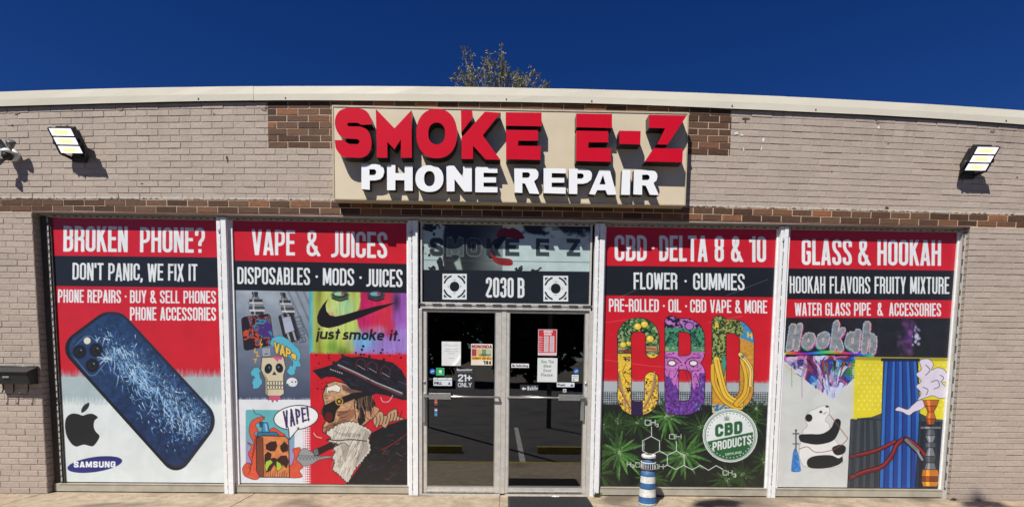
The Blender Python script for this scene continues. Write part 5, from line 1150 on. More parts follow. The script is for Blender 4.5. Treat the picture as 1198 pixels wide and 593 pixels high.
notice('hours_sign', 629.8, 385, 651.2, 415.8, (196, 20, 44), d_, 'red and white opening hours sign on the right door', 'sign')
def d_(A):
    for i, (s, a_, b_) in enumerate((('Use The', 633.5, 647.5), ('Other', 636, 645), ('Door', 636, 645), ('Please', 633.5, 646.5))):
        A.text(s, a_, b_, (421+i*5.2, 424.5+i*5.2), (420.8+i*5.2, 424.3+i*5.2), (110, 112, 116), .16, gap=.14, rough=.06)
notice('paper_note', 629, 418.4, 651.7, 446.8, (220, 226, 224), d_, 'white handwritten note below the red opening hours sign')
def d_(A): A.text('No Soliciting', 599.5, 617.6, (426.2, 429), (426.2, 429), (24, 26, 30), .24, gap=.1)
notice('door_label', 598.3, 425, 618.8, 430.1, (226, 228, 228), d_, 'narrow white no soliciting label beside the door stile')
def d_(A):
    A.poly([(610.2, 454.4), (612.8, 452.2), (612.8, 453.6), (615.6, 453.6), (615.6, 455.2), (612.8, 455.2), (612.8, 456.6)], (222, 224, 228)); A.text('Mobile', 617, 629, (451.6, 456.4), (451, 455.8), (190, 194, 200), .24, gap=.1)
notice('door_label', 608.5, 449.8, 630, 458.6, (13, 14, 17), d_, 'black label with white arrow low on the right door')
def d_(A): A.line([(670, 440), (675.5, 440)], .7, GRY); A.line([(670, 441.8), (675.5, 441.8)], .5, GRY); A.poly([(670.2, 443.2), (672, 443.2), (672, 445), (670.2, 445)], (50, 140, 190))
notice('sticker', 669, 438.2, 676.8, 446, (222, 226, 226), d_, 'small white square sticker under the round blue one', 'sticker')
def d_(A): A.text('Push', 652.5, 661.3, (448.4, 451.4), (448.4, 451.4), (24, 26, 36), .24, gap=.1); A.poly([(667, 451.6), (669, 448.6), (671, 451.6)], (30, 40, 120))
notice('door_label', 651.4, 447.2, 672, 452.7, (222, 224, 230), d_, 'white push label with small dark triangle')
def d_(A): A.line([(660.2, 455.4), (659.6, 457.6), (661.8, 458)], .6, (30, 30, 34)); A.line([(660.4, 456.4), (662, 456.2)], .6, (30, 30, 34))
notice('sticker', 658.6, 454.7, 662.6, 458.8, (206, 208, 212), d_, 'tiny white square sticker just above the push plate', 'sticker')

# ------------------------------------------------------------------ the shop sign
PY = -.25
M_panel = mat('beige_sign_face', (.66, .565, .41), .42, noise=.09, nscale=2, bump=.12, bscale=3)
M_signside = mat('sign_edge', (.50, .43, .30), .5, noise=.15)
M_red = mat('red_acrylic', (.60, .005, .018), .25, noise=.05, nscale=3); M_wl = mat('white_acrylic', (.86, .88, .90), .3, noise=.03, nscale=4)
M_side = mat('black_letter_return', (.012, .012, .014), .35, noise=.2)
pz = [at(*p, PY) for p in ((388, 125), (391, 233.3), (802, 240.3), (805, 131))]
sx0, sx1 = (pz[0].x+pz[1].x)/2, (pz[2].x+pz[3].x)/2; sz0, sz1 = (pz[1].z+pz[2].z)/2, (pz[0].z+pz[3].z)/2
sign = empty('shop_sign', ((sx0+sx1)/2, PY, sz0)); tag(sign, 'long beige box sign with raised red and white letters over the doors', 'sign')
mb = MB(); mb.box(sx0, sx1, PY, FACE-.012, sz0, sz1, .003, mi=0)
for f in mb.bm.faces:
    if abs(f.normal.y) < .9 or f.calc_center_median().y > PY+.01: f.material_index = 1
pn = mb.build('sign_box', [M_panel, M_signside], sign)
mb = MB()                                           # edge trim and sheet joints
mb.box(sx0, sx1, PY-.006, PY-.001, sz1-.014, sz1+.003); mb.box(sx0, sx1, PY-.006, PY-.001, sz0-.003, sz0+.012); mb.box(sx0-.003, sx0+.012, PY-.0065, PY-.001, sz0, sz1); mb.box(sx1-.012, sx1+.003, PY-.0065, PY-.001, sz0, sz1)
mb.build('trim', M_signside, sign)
def letter(polys, O, depth, face, lab=None):
    ox, oy, sc = O; cu = bpy.data.curves.new('letter', 'CURVE'); cu.dimensions = '2D'; cu.fill_mode = 'BOTH'; cu.extrude = depth/2
    for P in polys:
        sp = cu.splines.new('POLY'); sp.points.add(len(P)-1); sp.use_cyclic_u = True
        for i, (x, y) in enumerate(P):
            q = at(ox+x/sc, oy+y/sc, PY-depth); sp.points[i].co = (q.x, q.z, 0, 1)
    tmp = bpy.data.objects.new('tmp', cu); COL.objects.link(tmp)
    me = bpy.data.meshes.new_from_object(tmp.evaluated_get(bpy.context.evaluated_depsgraph_get()))
    bpy.data.objects.remove(tmp); bpy.data.curves.remove(cu)
    bm = bmesh.new(); bm.from_mesh(me); bmesh.ops.remove_doubles(bm, verts=bm.verts[:], dist=1e-5)
    for v in bm.verts: v.co = Vector((v.co.x, PY-.0012-depth/2-v.co.z, v.co.y))-sign.location
    bmesh.ops.recalc_face_normals(bm, faces=bm.faces[:])
    idx = [0 if f.normal.y < -.8 else 1 for f in bm.faces]
    bm.to_mesh(me); bm.free(); me.name = 'letter'; me.materials.clear(); me.materials.append(face); me.materials.append(M_side)
    me.polygons.foreach_set('material_index', idx)
    for p_ in me.polygons: p_.use_smooth = False
    o = bpy.data.objects.new('letter', me); COL.objects.link(o); o.parent = sign
    return o
def EL(cx, cy, rx, ry, n=40, p=2.25):
    out = []
    for k in range(n):
        t = 2*math.pi*k/n; c, s = math.cos(t), math.sin(t); out.append((cx+rx*math.copysign(abs(c)**(2/p), c), cy+ry*math.copysign(abs(s)**(2/p), s)))
    return out
OA = (385, 120, 4.94); OB = (590, 120, 4.745); DR, DW = .130, .082
sm = lambda P, k=0: P
letter([smooth([(248, 128), (243, 95), (222, 57), (190, 38), (150, 33), (100, 34), (60, 50), (38, 85), (34, 125), (45, 165), (65, 192), (95, 209)], 4, False).tolist()+[(165, 212), (178, 225), (168, 241), (118, 241), (98, 230), (88, 218), (32, 218)]+smooth([(38, 262), (60, 297), (95, 316), (145, 319), (190, 319), (225, 300), (243, 262), (245, 222), (235, 182), (215, 155), (180, 140)], 4, False).tolist()+[(112, 138), (103, 127), (112, 118), (165, 118), (185, 130)]], OA, DR, M_red)
letter([[(270, 38), (378, 150), (476, 45), (478, 320), (415, 320), (415, 214), (378, 272), (337, 228), (337, 320), (276, 320)]], OA, DR, M_red)
letter([EL(622, 180, 118, 143), EL(622, 180, 49, 63, 32)], OA, DR, M_red)
letter([[(762, 47), (827, 47), (827, 92), (764, 176)], [(765, 204), (900, 54), (992, 60), (888, 190), (990, 332), (905, 330), (832, 250), (832, 327), (766, 327)]], OA, DR, M_red)
letter([[(8, 55), (207, 57), (207, 133), (9, 130)], [(10, 152), (187, 155), (187, 213), (78, 213), (76, 240), (203, 243), (200, 320), (10, 315)]], OB, DR, M_red)
letter([[(400, 62), (598, 65), (598, 143), (400, 138)], [(400, 157), (577, 160), (577, 222), (468, 222), (465, 252), (592, 255), (592, 330), (398, 325)]], OB, DR, M_red)
letter([[(638, 157), (757, 159), (755, 234), (638, 230)]], OB, DR, M_red)
letter([[(803, 69), (1013, 73), (905, 235), (848, 233), (893, 144), (803, 141)], [(830, 253), (992, 258), (988, 333), (781, 328)]], OB, DR, M_red)
letter([[(187, 357), (270, 357), (300, 363), (316, 382), (319, 402), (312, 428), (295, 444), (268, 450), (235, 451), (235, 505), (187, 500)], [(233, 386), (262, 386), (271, 394), (273, 403), (270, 413), (261, 420), (233, 420)]], OA, DW, M_wl)
letter([[(335, 362), (383, 362), (383, 408), (437, 409), (437, 364), (483, 364), (483, 510), (436, 510), (436, 450), (383, 449), (383, 507), (335, 507)]], OA, DW, M_wl)
letter([EL(580, 440, 81, 77), EL(580, 440, 31, 44, 28)], OA, DW, M_wl)
letter([[(678, 365), (722, 366), (775, 435), (775, 370), (825, 371), (825, 515), (780, 515), (725, 443), (725, 514), (680, 514)]], OA, DW, M_wl)
letter([[(845, 373), (973, 376), (973, 408), (893, 406), (893, 432), (965, 433), (965, 463), (893, 463), (893, 487), (973, 489), (973, 520), (845, 519)]], OA, DW, M_wl)
letter([[(55, 362), (148, 362), (174, 369), (187, 384), (190, 400), (185, 420), (165, 438), (195, 508), (140, 505), (115, 450), (100, 448), (100, 502), (57, 500)], [(100, 388), (133, 388), (142, 396), (142, 409), (133, 418), (100, 418)]], OB, DW, M_wl)
letter([[(218, 365), (341, 367), (341, 394), (263, 392), (263, 418), (333, 419), (333, 445), (263, 445), (263, 470), (341, 472), (341, 507), (218, 503)]], OB, DW, M_wl)
letter([[(358, 368), (445, 368), (470, 375), (484, 388), (487, 405), (482, 428), (462, 445), (440, 451), (405, 452), (405, 508), (358, 507)], [(405, 394), (430, 394), (440, 401), (440, 415), (430, 423), (405, 423)]], OB, DW, M_wl)
letter([[(530, 372), (585, 372), (623, 512), (572, 512), (562, 487), (515, 487), (503, 512), (470, 508)], [(528, 455), (562, 455), (548, 402)]], OB, DW, M_wl)
letter([[(655, 375), (700, 376), (697, 513), (648, 512)]], OB, DW, M_wl)
letter([[(720, 375), (813, 376), (838, 383), (848, 397), (850, 412), (845, 432), (828, 447), (858, 514), (808, 512), (785, 462), (765, 460), (765, 512), (716, 510)], [(765, 401), (796, 401), (806, 409), (806, 423), (796, 431), (765, 431)]], OB, DW, M_wl)

# ------------------------------------------------------------------ floodlights
M_lamp = mat('lit_lamp_lens', (.6, .6, .6), .2, emit=(.93, .88, 1.0), estr=1.0)
M_chip = mat('yellow_lamp_chip', (.5, .45, .05), .3, emit=(.88, .86, .32), estr=1.0)
def floodlight(quad, arm, label):
    yt, yb_ = -.36, -.21
    TL, TR = at(*quad[0], yt), at(*quad[1], yt); BL, BR = at(*quad[3], yb_), at(*quad[2], yb_)
    c = (TL+TR+BL+BR)/4; rx = ((TR-TL)+(BR-BL))/2; rd = ((BL-TL)+(BR-TR))/2
    W_, H__ = rx.length, rd.length; ex = Vector((1, 0, 0)); ez = -rd.normalized(); ez.x = 0; ez.normalize(); en = ex.cross(ez)   # en points inwards/back
    if en.y < 0: en = -en
    M = Matrix((ex, en, ez)).transposed(); c2 = c.copy()
    root = empty('floodlight', (c.x, FACE-.008, c.z-.14)); tag(root, label, 'floodlight', 'floodlights on the upper wall')
    def bx(mb, x0, x1, y0, y1, z0, z1, bev=.002, mi=None): mb.box(c2.x+x0, c2.x+x1, c2.y+y0, c2.y+y1, c2.z+z0, c2.z+z1, bev, mi, M, c2)
    hb = MB()
    bx(hb, -W_/2-.006, -W_/2+.006, -.004, .05, -H__/2, H__/2); bx(hb, W_/2-.006, W_/2+.006, -.004, .05, -H__/2, H__/2)
    for k in range(3):
        z0 = -H__/2+k*H__/3; bx(hb, -W_/2+.006, W_/2-.006, .008, .05, z0+.006, z0+H__/3-.006)
        for q in range(9): bx(hb, -W_/2+.02+q*(W_-.04)/8-.002, -W_/2+.02+q*(W_-.04)/8+.002, .0505, .085, z0+.012, z0+H__/3-.012, 0)
    bx(hb, -W_*.36, W_*.36, .06, .15, -H__*.42, H__*.30, .01); bx(hb, -W_*.42, W_*.42, .086, .10, -H__*.48, H__*.48, .003)
    hb.build('housing', M_black, root)
    for k in range(3):
        z0 = -H__/2+k*H__/3; lb = MB(); bx(lb, -W_/2+.008, W_/2-.008, .0, .0075, z0+.009, z0+H__/3-.007, .002, 0)
        lm = lb.build('lamp_module', M_lamp, root); cb = MB()
        for q in range(5):
            for j in (0, 1): bx(cb, -W_/2+.045+q*(W_-.10)/5, -W_/2+.045+q*(W_-.10)/5+.030, -.0025, -.0004, z0+.024+j*.02, z0+.041+j*.02, 0, 0)
        cb.build('lamp_chip', M_chip, lm)
    br = MB(); zb = c.z-.12; bw = W_*.62
    br.box(c.x-bw/2, c.x+bw/2, FACE-.03, FACE-.0085, zb-.035, zb+.035, .003)                  # wall plate
    for sx in (-1, 1):
        br.tube([(c.x+sx*bw*.48, FACE-.015, zb), (c.x+sx*(W_/2+.014), c.y+.09, c.z-.09), (c.x+sx*(W_/2+.014), c.y+.03, c.z)], .017, 8)
        br.box(c.x+sx*(W_/2+.014)-.01, c.x+sx*(W_/2+.014)+.01, c.y+.005, c.y+.055, c.z-.03, c.z+.03, .004)
    br.build('bracket', M_black, root)
    jb = MB(); jb.box(c.x-.05, c.x+.05, FACE-.055, FACE-.023, c.z-.1, c.z-.0, .006); jb.tube([(c.x, FACE-.05, c.z-.03), (c.x+.03, FACE-.1, c.z), (c.x, c.y+.1, c.z)], .006, 6); jb.build('junction_box', M_black, root)
floodlight([(57, 150), (84.5, 150), (97, 180), (70, 180.5)], 1, 'black floodlight with three glowing modules on the left upper wall')
floodlight([(1143, 170.5), (1168.5, 173), (1154.4, 201), (1128, 200)], -1, 'black floodlight with three glowing modules on the right upper wall')

# security camera cluster at the far left
c = at(6, 178, -.22)
cr = empty('security_light', (c.x, FACE-.008, c.z)); tag(cr, 'twin head security light with round sensor high on the left wall', 'security light')
M_grey = mat('grey_plastic', (.12, .125, .13), .4, noise=.1); M_sw = mat('white_plastic', (.75, .76, .76), .35)
mb = MB(); mb.lathe([(.0, 0), (.062, 0), (.062, .03), (.045, .05)], (c.x, FACE-.009, c.z), 24, Matrix.Rotation(R(90), 3, 'X')); mb.build('wall_plate', M_sw, cr)
mb = MB(); mb.lathe([(.0, -.05), (.034, -.04), (.05, -.01), (.045, .02), (.02, .05)], (c.x, c.y+.02, c.z-.03), 20); mb.build('sensor', M_black, cr)
mb = MB(); mb.lathe([(.052, 0), (.055, .02), (.03, .045)], (c.x, c.y+.02, c.z-.005), 20); mb.build('sensor_hood', M_sw, cr)
for an, ll in ((R(35), .14), (R(-32), .12)):
    mb = MB(); d = Vector((math.sin(an), -.55, math.cos(an)*.9)).normalized(); p0 = Vector((c.x, FACE-.06, c.z+.01))
    rot = d.to_track_quat('Z', 'Y').to_matrix(); mb.tube([p0, p0+d*ll*.5], .013, 8); mb.lathe([(.012, 0), (.028, .02), (.042, .08), (.045, .085), (.0, .088)], p0+d*ll*.4, 16, rot, cap=False); mb.build('head_piece', M_grey, cr)
mb = MB(); mb.tube([(c.x, FACE-.06, c.z-.02), (c.x-.05, FACE-.12, c.z-.1)], .012, 8); mb.lathe([(.012, 0), (.03, .02), (.036, .07)], (c.x-.04, FACE-.11, c.z-.07), 14, Vector((-.5, -.6, -.8)).to_track_quat('Z', 'Y').to_matrix()); mb.build('arm', M_grey, cr)

# ------------------------------------------------------------------ mailbox
ml = at(-14, 430, -.24); mr = at(31, 432, -.24)
x0, x1 = ml.x, mr.x; zt = 1.452; zb = 1.262
mbx = empty('mailbox', ((x0+x1)/2, FACE-.009, zb)); tag(mbx, 'black wall mailbox with sloping lid and newspaper hooks left of the windows', 'mailbox')
M_mail = mat('black_mailbox_paint', (.025, .027, .03), .38, noise=.25, nscale=20)
mb = MB()
for (a, c_) in ((x0, x0+.006), (x1-.006, x1)):
    vs = [(a, FACE-.009, zb), (a, FACE-.105, zb), (a, FACE-.14, zt-.055), (a, FACE-.009, zt-.005)]
    mb2 = [mb.bm.verts.new(v) for v in vs]+[mb.bm.verts.new((c_, v[1], v[2])) for v in vs]
    mb.bm.faces.new(mb2[:4]); mb.bm.faces.new(mb2[4:][::-1])
    for k in range(4): mb.bm.faces.new((mb2[k], mb2[4+k], mb2[4+(k+1) % 4], mb2[(k+1) % 4]))
mb.face([(x0, FACE-.105, zb), (x1, FACE-.105, zb), (x1, FACE-.14, zt-.055), (x0, FACE-.14, zt-.055)]); mb.face([(x0, FACE-.009, zb), (x1, FACE-.009, zb), (x1, FACE-.105, zb), (x0, FACE-.105, zb)])
mb.face([(x0, FACE-.009, zb), (x1, FACE-.009, zb), (x1, FACE-.009, zt-.006), (x0, FACE-.009, zt-.006)]); mb.build('body', M_mail, mbx)
mb = MB(); Rr = Matrix.Rotation(R(21), 3, 'X'); mb.box(x0-.012, x1+.014, FACE-.165, FACE-.010, zt-.004, zt+.006, .003, rot=Rr, piv=(x0, FACE-.01, zt)); mb.tube([(x0-.014, FACE-.014, zt+.003), (x1+.016, FACE-.014, zt+.003)], .009, 8)
mb.build('lid', M_mail, mbx)
mb = MB(); mb.box(x0+.14, x0+.21, FACE-.133, FACE-.126, zb+.07, zb+.09, .002); mb.build('name_plate', M_aluB, mbx)
for x in (x1-.40+.03, x1-.25, x1-.09):
    mb = MB(); mb.tube([(x, FACE-.03, zb), (x, FACE-.032, zb-.07), (x-.008, FACE-.045, zb-.105), (x-.03, FACE-.075, zb-.115), (x-.055, FACE-.09, zb-.09)], .0062, 7); mb.build('hook', M_mail, mbx)

# ------------------------------------------------------------------ lighthouse ornament
LY = -.36; lt = at(759, 530, LY); lx = lt.x
lh = empty('lighthouse_ornament', (lx, LY, 0)); tag(lh, 'blue and white striped wooden lighthouse ornament on the pavement before the right windows', 'ornament')
M_lb = mat('lighthouse_blue', (.03, .115, .27), .6, noise=.35, nscale=25, bump=.4, bscale=40); M_lw = mat('lighthouse_white', (.66, .66, .63), .6, noise=.3, nscale=30, bump=.4, bscale=40)
zz = lambda y: at(759, y, LY).z
bands = [(530.5, 8.4), (535, 8.2), (539, 7.4), (547, 7.4), (549, 8.2), (556, 8.5), (563.5, 9), (570.5, 9.4), (579.3, 9.9), (586.7, 10.3)]
rad = lambda p: p*(6+LY)/600*.98
prof = [(rad(11.2), .0), (rad(10.6), zz(586.7)), (rad(10.1), zz(579.3)), (rad(9.6), zz(570.5)), (rad(9.1), zz(563.5)), (rad(8.6), zz(556)), (rad(8.2), zz(548.5))]
mb = MB(); mb.lathe(prof, (lx, LY, 0), 28, mi=[1, 0, 1, 0, 1, 0, 0]); mb.build('tower', [M_lb, M_lw], lh)
mb = MB(); g0, g1 = zz(547.5), zz(540.2)
mb.lathe([(rad(8.6), g0-.012), (rad(9.2), g0-.006), (rad(9.2), g0+.003)], (lx, LY, 0), 28, mi=0)
mb.lathe([(rad(6.6), g0+.0032), (rad(6.6), zz(535))], (lx, LY, 0), 24, mi=2)
for k in range(20):
    a = 2*math.pi*k/20; mb.box(lx+rad(8.6)*math.cos(a)-.003, lx+rad(8.6)*math.cos(a)+.003, LY+rad(8.6)*math.sin(a)-.003, LY+rad(8.6)*math.sin(a)+.003, g0+.0035, g1-.003, mi=1)
rp = [(lx+rad(8.6)*math.cos(2*math.pi*k/28), LY+rad(8.6)*math.sin(2*math.pi*k/28), g1) for k in range(29)]; mb.tube(rp, .006, 6, mi=1)
mb.lathe([(rad(6.55), g0+.02), (rad(6.65), g0+.025), (rad(6.65), g1+.002), (rad(6.55), g1+.006)], (lx, LY, 0), 24, mi=2, cap=False)
mb.build('gallery', [mat('brown_wood', (.12, .06, .035), .7, noise=.3), M_lw, M_lb], lh)
mb = MB(); c0z = zz(535); mb.lathe([(rad(8.0), c0z), (rad(8.5), c0z+.006), (rad(8.5), c0z+.03), (rad(8.0), c0z+.036)], (lx, LY, 0), 26, mi=0); mb.lathe([(rad(4.2), c0z+.0365), (rad(3.4), c0z+.043)], (lx, LY, 0), 20, mi=1); mb.build('cap', [M_lw, mat('old_wood', (.16, .12, .09), .8, noise=.3)], lh)

# ------------------------------------------------------------------ ground
def ground_mat(name, c1, c2, stain, scale, rough=.85, yellow=False):
    m = bpy.data.materials.new(name); m.use_nodes = True; t = m.node_tree; b = t.nodes['Principled BSDF']; L = t.links.new
    tc = t.nodes.new('ShaderNodeTexCoord'); r = t.nodes.new('ShaderNodeValToRGB'); n = t.nodes.new('ShaderNodeTexNoise'); n.inputs['Scale'].default_value = scale; n.inputs['Detail'].default_value = 9; n.inputs['Roughness'].default_value = .65
    L(tc.outputs['Object'], n.inputs[0]); e = r.color_ramp.elements; e[0].position = .33; e[0].color = (*c1, 1); e[1].position = .66; e[1].color = (*c2, 1); L(n.outputs[0], r.inputs[0])
    n2 = t.nodes.new('ShaderNodeTexNoise'); n2.inputs['Scale'].default_value = 1.1; n2.inputs['Detail'].default_value = 8; n2.inputs['Distortion'].default_value = .6; L(tc.outputs['Object'], n2.inputs[0])
    mr = t.nodes.new('ShaderNodeMapRange'); mr.inputs[1].default_value = .50; mr.inputs[2].default_value = .66; L(n2.outputs[0], mr.inputs[0])
    mx = t.nodes.new('ShaderNodeMixRGB'); L(mr.outputs[0], mx.inputs[0]); L(r.outputs[0], mx.inputs[1]); mx.inputs[2].default_value = (*stain, 1); L(mx.outputs[0], b.inputs['Base Color'])
    b.inputs['Roughness'].default_value = rough; bp = t.nodes.new('ShaderNodeBump'); bp.inputs['Strength'].default_value = .5; bp.inputs['Distance'].default_value = .01
    n3 = t.nodes.new('ShaderNodeTexNoise'); n3.inputs['Scale'].default_value = scale*9; n3.inputs['Detail'].default_value = 5; L(tc.outputs['Object'], n3.inputs[0]); L(n3.outputs[0], bp.inputs['Height']); L(bp.outputs[0], b.inputs['Normal'])
    return m
M_conc = ground_mat('tan_concrete', (.29, .225, .15), (.45, .365, .265), (.14, .11, .08), 9)
M_asph = ground_mat('asphalt', (.06, .058, .055), (.10, .096, .09), (.045, .044, .043), 12)
mb = MB(); mb.face([(-900, -900, -.13), (900, -900, -.13), (900, 900, -.13), (-900, 900, -.13)]); tag(mb.build('ground', ground_mat('dry_ground', (.10, .085, .06), (.16, .14, .10), (.08, .07, .05), .4)), kind='structure')
mb = MB(); mb.face([(-30, -24, -.126), (30, -24, -.126), (30, -1.95, -.126), (-30, -1.95, -.126)]); tag(mb.build('parking_lot', M_asph), kind='structure')
mb = MB(); xs = [-14.0, -10.2, -7.7, -5.3, -2.9, -.02, 2.75, 5.6, 8.2, 14]
for a, c_ in zip(xs, xs[1:]): mb.box(a+.004, c_-.004, -1.85, .05 if abs((a+c_)/2) < 7.5 else 0.05, -.15, 0, .006)
mb.box(-14, 14, -1.84, .04, -.16, -.012)
tag(mb.build('pavement', M_conc), kind='structure')
mb = MB(); mb.box(-14, 14, -1.995, -1.856, -.2, .002, .015); tag(mb.build('kerb', mat('yellow_kerb_paint', (.42, .33, .07), .7, noise=.35, nscale=9, bump=.3)), kind='structure')
M_stripe = mat('white_road_paint', (.62, .62, .60), .7, noise=.3, nscale=14)
mb = MB()
for x in (-7.6, -4.9, -2.2, .3, 3.0, 5.7): mb.face([(x, -7.0, -.122), (x+.1, -7.0, -.122), (x+.1, -2.05, -.122), (x, -2.05, -.122)])
tag(mb.build('parking_lines', M_stripe), kind='structure')
# wheel stops: out on the lot, mirrored in the door glass
M_ws = mat('yellow_concrete', (.38, .31, .08), .75, noise=.3, nscale=10)
def stop():
    mb = MB(); pr = [(-.075, 0), (.075, 0), (.05, .12), (-.05, .12)]
    a = [mb.bm.verts.new((-.9, y, z)) for y, z in pr]; b = [mb.bm.verts.new((.9, y, z)) for y, z in pr]
    mb.bm.faces.new(a); mb.bm.faces.new(b[::-1])
    for k in range(4): mb.bm.faces.new((a[k], b[k], b[(k+1) % 4], a[(k+1) % 4]))
    return mb.build('wheel_stop', M_ws)
ws = stop(); ws.location = (-1.65, -3.45, -.125); tag(ws, 'yellow concrete wheel stop mirrored in the left door', 'wheel stop', 'wheel stops on the parking lot')
w2 = ws.copy(); COL.objects.link(w2); w2.location = (1.55, -3.45, -.125); tag(w2, 'yellow concrete wheel stop mirrored in the right door', 'wheel stop', 'wheel stops on the parking lot')

# door mat
mb = MB(); a = at(592, 579, -.10); b_ = at(686, 579, -.10)
mb.box(a.x+.02, b_.x+.01, -.80, -.115, .001, .012, .003)
for k in range(30): mb.box(a.x+.04, b_.x-.01, -.79+k*.0225, -.782+k*.0225, .0125, .017)
dm = mb.build('door_mat', mat('black_rubber', (.025, .025, .026), .7, noise=.35, nscale=25), loc=((a.x+b_.x)/2, -.45, 0)); tag(dm, 'black ribbed rubber mat in front of the right door', 'door mat')
# scrap of paper on it
mb = MB(); p = at(650, 583.5, -.16)
for k in range(7):
    x, y = p.x+random.uniform(-.04, .04), -.155+random.uniform(-.02, .02); an = random.uniform(0, 3); s = .022
    mb.face([(x-s*math.cos(an), y-s*math.sin(an), .0185+.0004*k), (x+s*math.sin(an)*.7, y-s*math.cos(an)*.7, .02+random.uniform(0, .012)), (x+s*math.cos(an), y+s*math.sin(an), .0185+.0004*k), (x-s*math.sin(an)*.7, y+s*math.cos(an)*.7, .021+random.uniform(0, .014))])
tag(mb.build('paper_scrap', mat('white_paper', (.75, .75, .73), .8), loc=(p.x, -.155, .0175)), 'crumpled white paper scrap lying on the door mat', 'litter')
# weeds at the foot of the post
def weed(x, y, n, label, hh=.06):
    mb = MB()
    for k in range(n):
        an = random.uniform(0, 6.3); l_ = random.uniform(.4, 1)*hh; bx, by = x+random.gauss(0, .018), y+random.uniform(-.02, .006); dx, dy = math.cos(an)*l_*.6, -abs(math.sin(an))*l_*.6; w0 = .004
        mb.face([(bx-w0, by, .001), (bx+w0, by, .001), (bx+dx*.5+w0, by+dy*.5, l_*.7), (bx+dx, by+dy, l_), (bx+dx*.5-w0, by+dy*.5, l_*.72)])
    tag(mb.build('weed', mat('weed_green', (.09, .10, .035), .8, noise=.4, nscale=60), loc=(x, y, 0)), label, 'plant', 'weeds along the foot of the shopfront')
wx = at(699, 579, -.1).x; weed(wx, -.085, 60, 'tuft of dry green weed at the post right of the doors', .07)
weed(at(1113, 583, -.1).x-.0, -.125, 30, 'low weed at the foot of the right brick pier', .04)
# a pebble or leaf litter strip along the wall foot
mb = MB()
for k in range(420):
    x = random.uniform(-6.5, 6.5); y = -.125-abs(random.gauss(0, .07)); s = random.uniform(.003, .009); an = random.uniform(0, 3)
    if -.2 < x < 1.05: continue
    mb.face([(x-s, y, .0012), (x, y-s*.7, .002), (x+s, y, .003), (x, y+s*.6, .004)])
tag(mb.build('grit', mat('grit', (.12, .095, .065), .9, noise=.4, nscale=40)), 'scattered grit and leaf crumbs along the foot of the wall', 'grit', kind='stuff')

# ------------------------------------------------------------------ tree behind the roof
M_leaf = mat('olive_leaf', (.21, .21, .105), .6, noise=.5, nscale=4); M_bark = mat('grey_bark', (.16, .13, .10), .8, noise=.3, nscale=20)
TY = 16.0
tb = at(588, 300, TY); tree = empty('tree', (tb.x, TY, -.13)); tag(tree, 'sparse olive green treetop showing above the roof behind the sign', 'tree')
zi = lambda p, dy=0: at(500+p[0]/6.589, 40+p[1]/6.589, TY+dy)
tips = [(262, 108), (335, 170), (282, 175), (240, 265), (220, 300), (195, 345), (265, 345), (330, 285), (390, 280), (455, 130), (475, 185), (430, 225), (515, 228), (570, 84), (590, 150), (560, 180), (600, 220), (620, 265), (645, 300), (700, 285), (765, 310), (825, 288), (855, 320), (720, 340), (680, 330), (530, 350), (490, 380), (905, 368), (925, 400), (300, 310), (350, 330), (805, 300), (745, 350), (570, 260), (450, 250)]
crown_c = zi((560, 620)); tr = MB(); lf = MB()
tr.tube([(tb.x, TY, -.13), (tb.x+.1, TY, 3), (tb.x-.1, TY+.1, 6), (crown_c.x, TY, crown_c.z-1.2)], [.24, .19, .15, .11], 10)
def leaves(p, q, n, spread):
    for k in range(n):
        t = random.random(); c = p.lerp(q, t)+Vector((random.gauss(0, spread), random.gauss(0, spread), random.gauss(0, spread)))
        d = Vector((random.gauss(0, 1), random.gauss(0, 1), random.gauss(-.1, .9))).normalized(); e = d.orthogonal().normalized(); e.rotate(Matrix.Rotation(random.uniform(0, 6.3), 3, d)); l_ = random.uniform(.035, .075)
        lf.face([c-d*l_, c+e*l_*.35, c+d*l_, c-e*l_*.35])
for i, tp in enumerate(tips):
    dy = random.uniform(-1.0, 1.0); tip = zi(tp, dy); base = zi((560+(tp[0]-560)*.55, 560+random.uniform(-30, 30)), dy*.4); mid = base.lerp(tip, .5)+Vector((random.uniform(-.12, .12), 0, random.uniform(-.05, .1)))
    tr.tube([crown_c+Vector((0, 0, -1.2)), base, mid, tip], [.07, .035, .02, .006], 5)
    leaves(mid, tip, 30, .05); leaves(base, mid, 12, .12); leaves(tip, tip, 14, .035)
    for q in range(5):
        p = mid.lerp(tip, random.random()); s2 = p+Vector((random.uniform(-.3, .3), random.uniform(-.3, .3), random.uniform(.02, .3))); tr.tube([p, s2], [.010, .004], 4); leaves(p, s2, 8, .045)
for k in range(2600):                                # the body of the crown, below the roof line
    a = random.uniform(0, 6.3); r = 2.3*random.random()**.5; p = Vector((crown_c.x+r*math.cos(a), TY+r*math.sin(a), crown_c.z-random.uniform(.1, 2.2)*(1-.1*r))); leaves(p, p, 1, .05)
tr.build('trunk', M_bark, tree); lf.build('crown', M_leaf, tree)

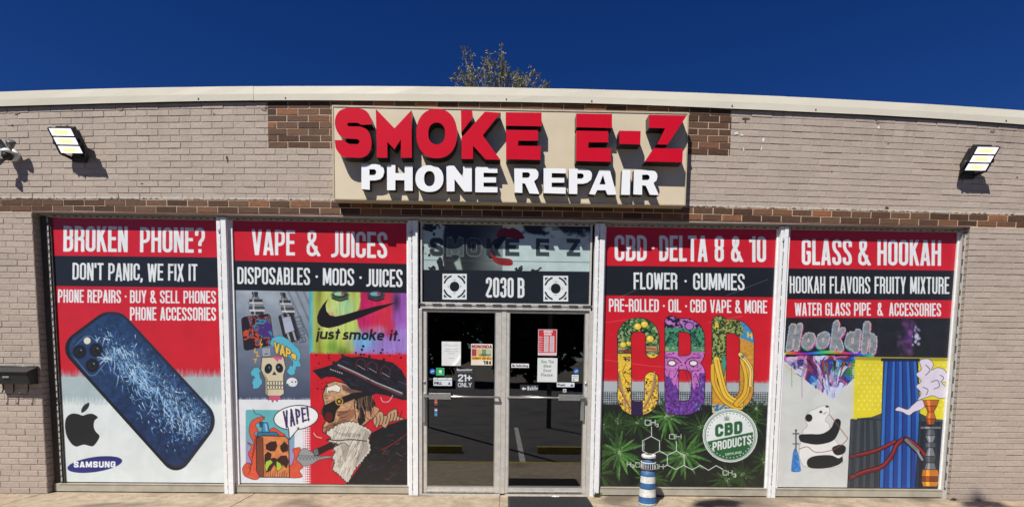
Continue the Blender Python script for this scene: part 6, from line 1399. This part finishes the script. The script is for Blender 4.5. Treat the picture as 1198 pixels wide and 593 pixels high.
# ------------------------------------------------------------------ across the lot: what the glass mirrors
M_leafd = mat('dark_leaf', (.05, .065, .03), .7, noise=.4, nscale=2)
def far_tree(x, y, h, label):
    rt = empty('tree', (x, y, -.13)); tag(rt, label, 'tree', 'trees across the parking lot')
    t1 = MB(); t1.tube([(x, y, -.13), (x, y, h*.5)], [.22, .12], 8); t1.build('trunk', M_bark, rt); l1 = MB()
    for k in range(5200):
        a = random.uniform(0, 6.3); b = math.acos(random.uniform(-1, 1)); r = random.random()**.4; p = Vector((x+h*.42*r*math.sin(b)*math.cos(a), y+h*.42*r*math.sin(b)*math.sin(a), max(.3, h*.46+h*.46*r*math.cos(b))))
        d = Vector((random.gauss(0, 1), random.gauss(0, 1), random.gauss(0, 1))).normalized(); e = d.orthogonal().normalized(); s = random.uniform(.25, .5); l1.face([p-d*s, p+e*s*.5, p+d*s, p-e*s*.5])
    l1.build('crown', M_leafd, rt)
for i, (x, y, h_, lb) in enumerate(((-13, -30, 12, 'dark tree at the left end across the lot'), (-6, -33, 12, 'tall dark tree left of the middle across the lot'), (2, -31, 11, 'dark tree straight across the lot from the doors'), (9.5, -32, 12, 'tall dark tree right of the middle across the lot'), (18, -30, 10, 'dark tree at the right end across the lot'))): far_tree(x, y, h_, lb)
# made-up flat headed poles, unseen, shaped to cast two shadows at the wall foot
def lamp(x, y, h_, poly, label):  # added unseen pole, flat head cut to the outline of its shadow
    rt = empty('shadow_caster', (x, y, -.126)); tag(rt, label, 'shadow caster', 'unseen shadow casters on the parking lot')
    a = MB(); a.tube([(x, y+.03, -.126), (x, y+.03, h_-.3)], [.06, .04], 12); a.build('pole', M_grey, rt)
    b = MB(); b.prism([(x+px_, h_+pz_) for px_, pz_ in poly], y-.02, y+.02); b.build('head_piece', M_grey, rt)
for sx_, sy_, yy, poly, lb in ((842, 583, -.14, [(0, 0), (.04, -.02), (.28, -.17), (.28, -.5), (-.24, -.5), (-.24, -.17), (-.03, -.03)], 'tall grey pole with gabled head behind the viewer, added to cast a shadow'),
        (1145, 578, -.11, [(-.03, 0), (.03, 0), (.065, -.05), (.075, -.11), (.24, -.17), (.26, -.5), (-.24, -.5), (-.22, -.17), (-.075, -.11), (-.065, -.05)], 'tall grey pole with round capped head behind the viewer, added to cast a shadow')):
    tip = at(sx_, sy_, yy); k = 6.9
    lamp(tip.x-.65*k, tip.y-1.0*k, tip.z+1.6*k, poly, lb)
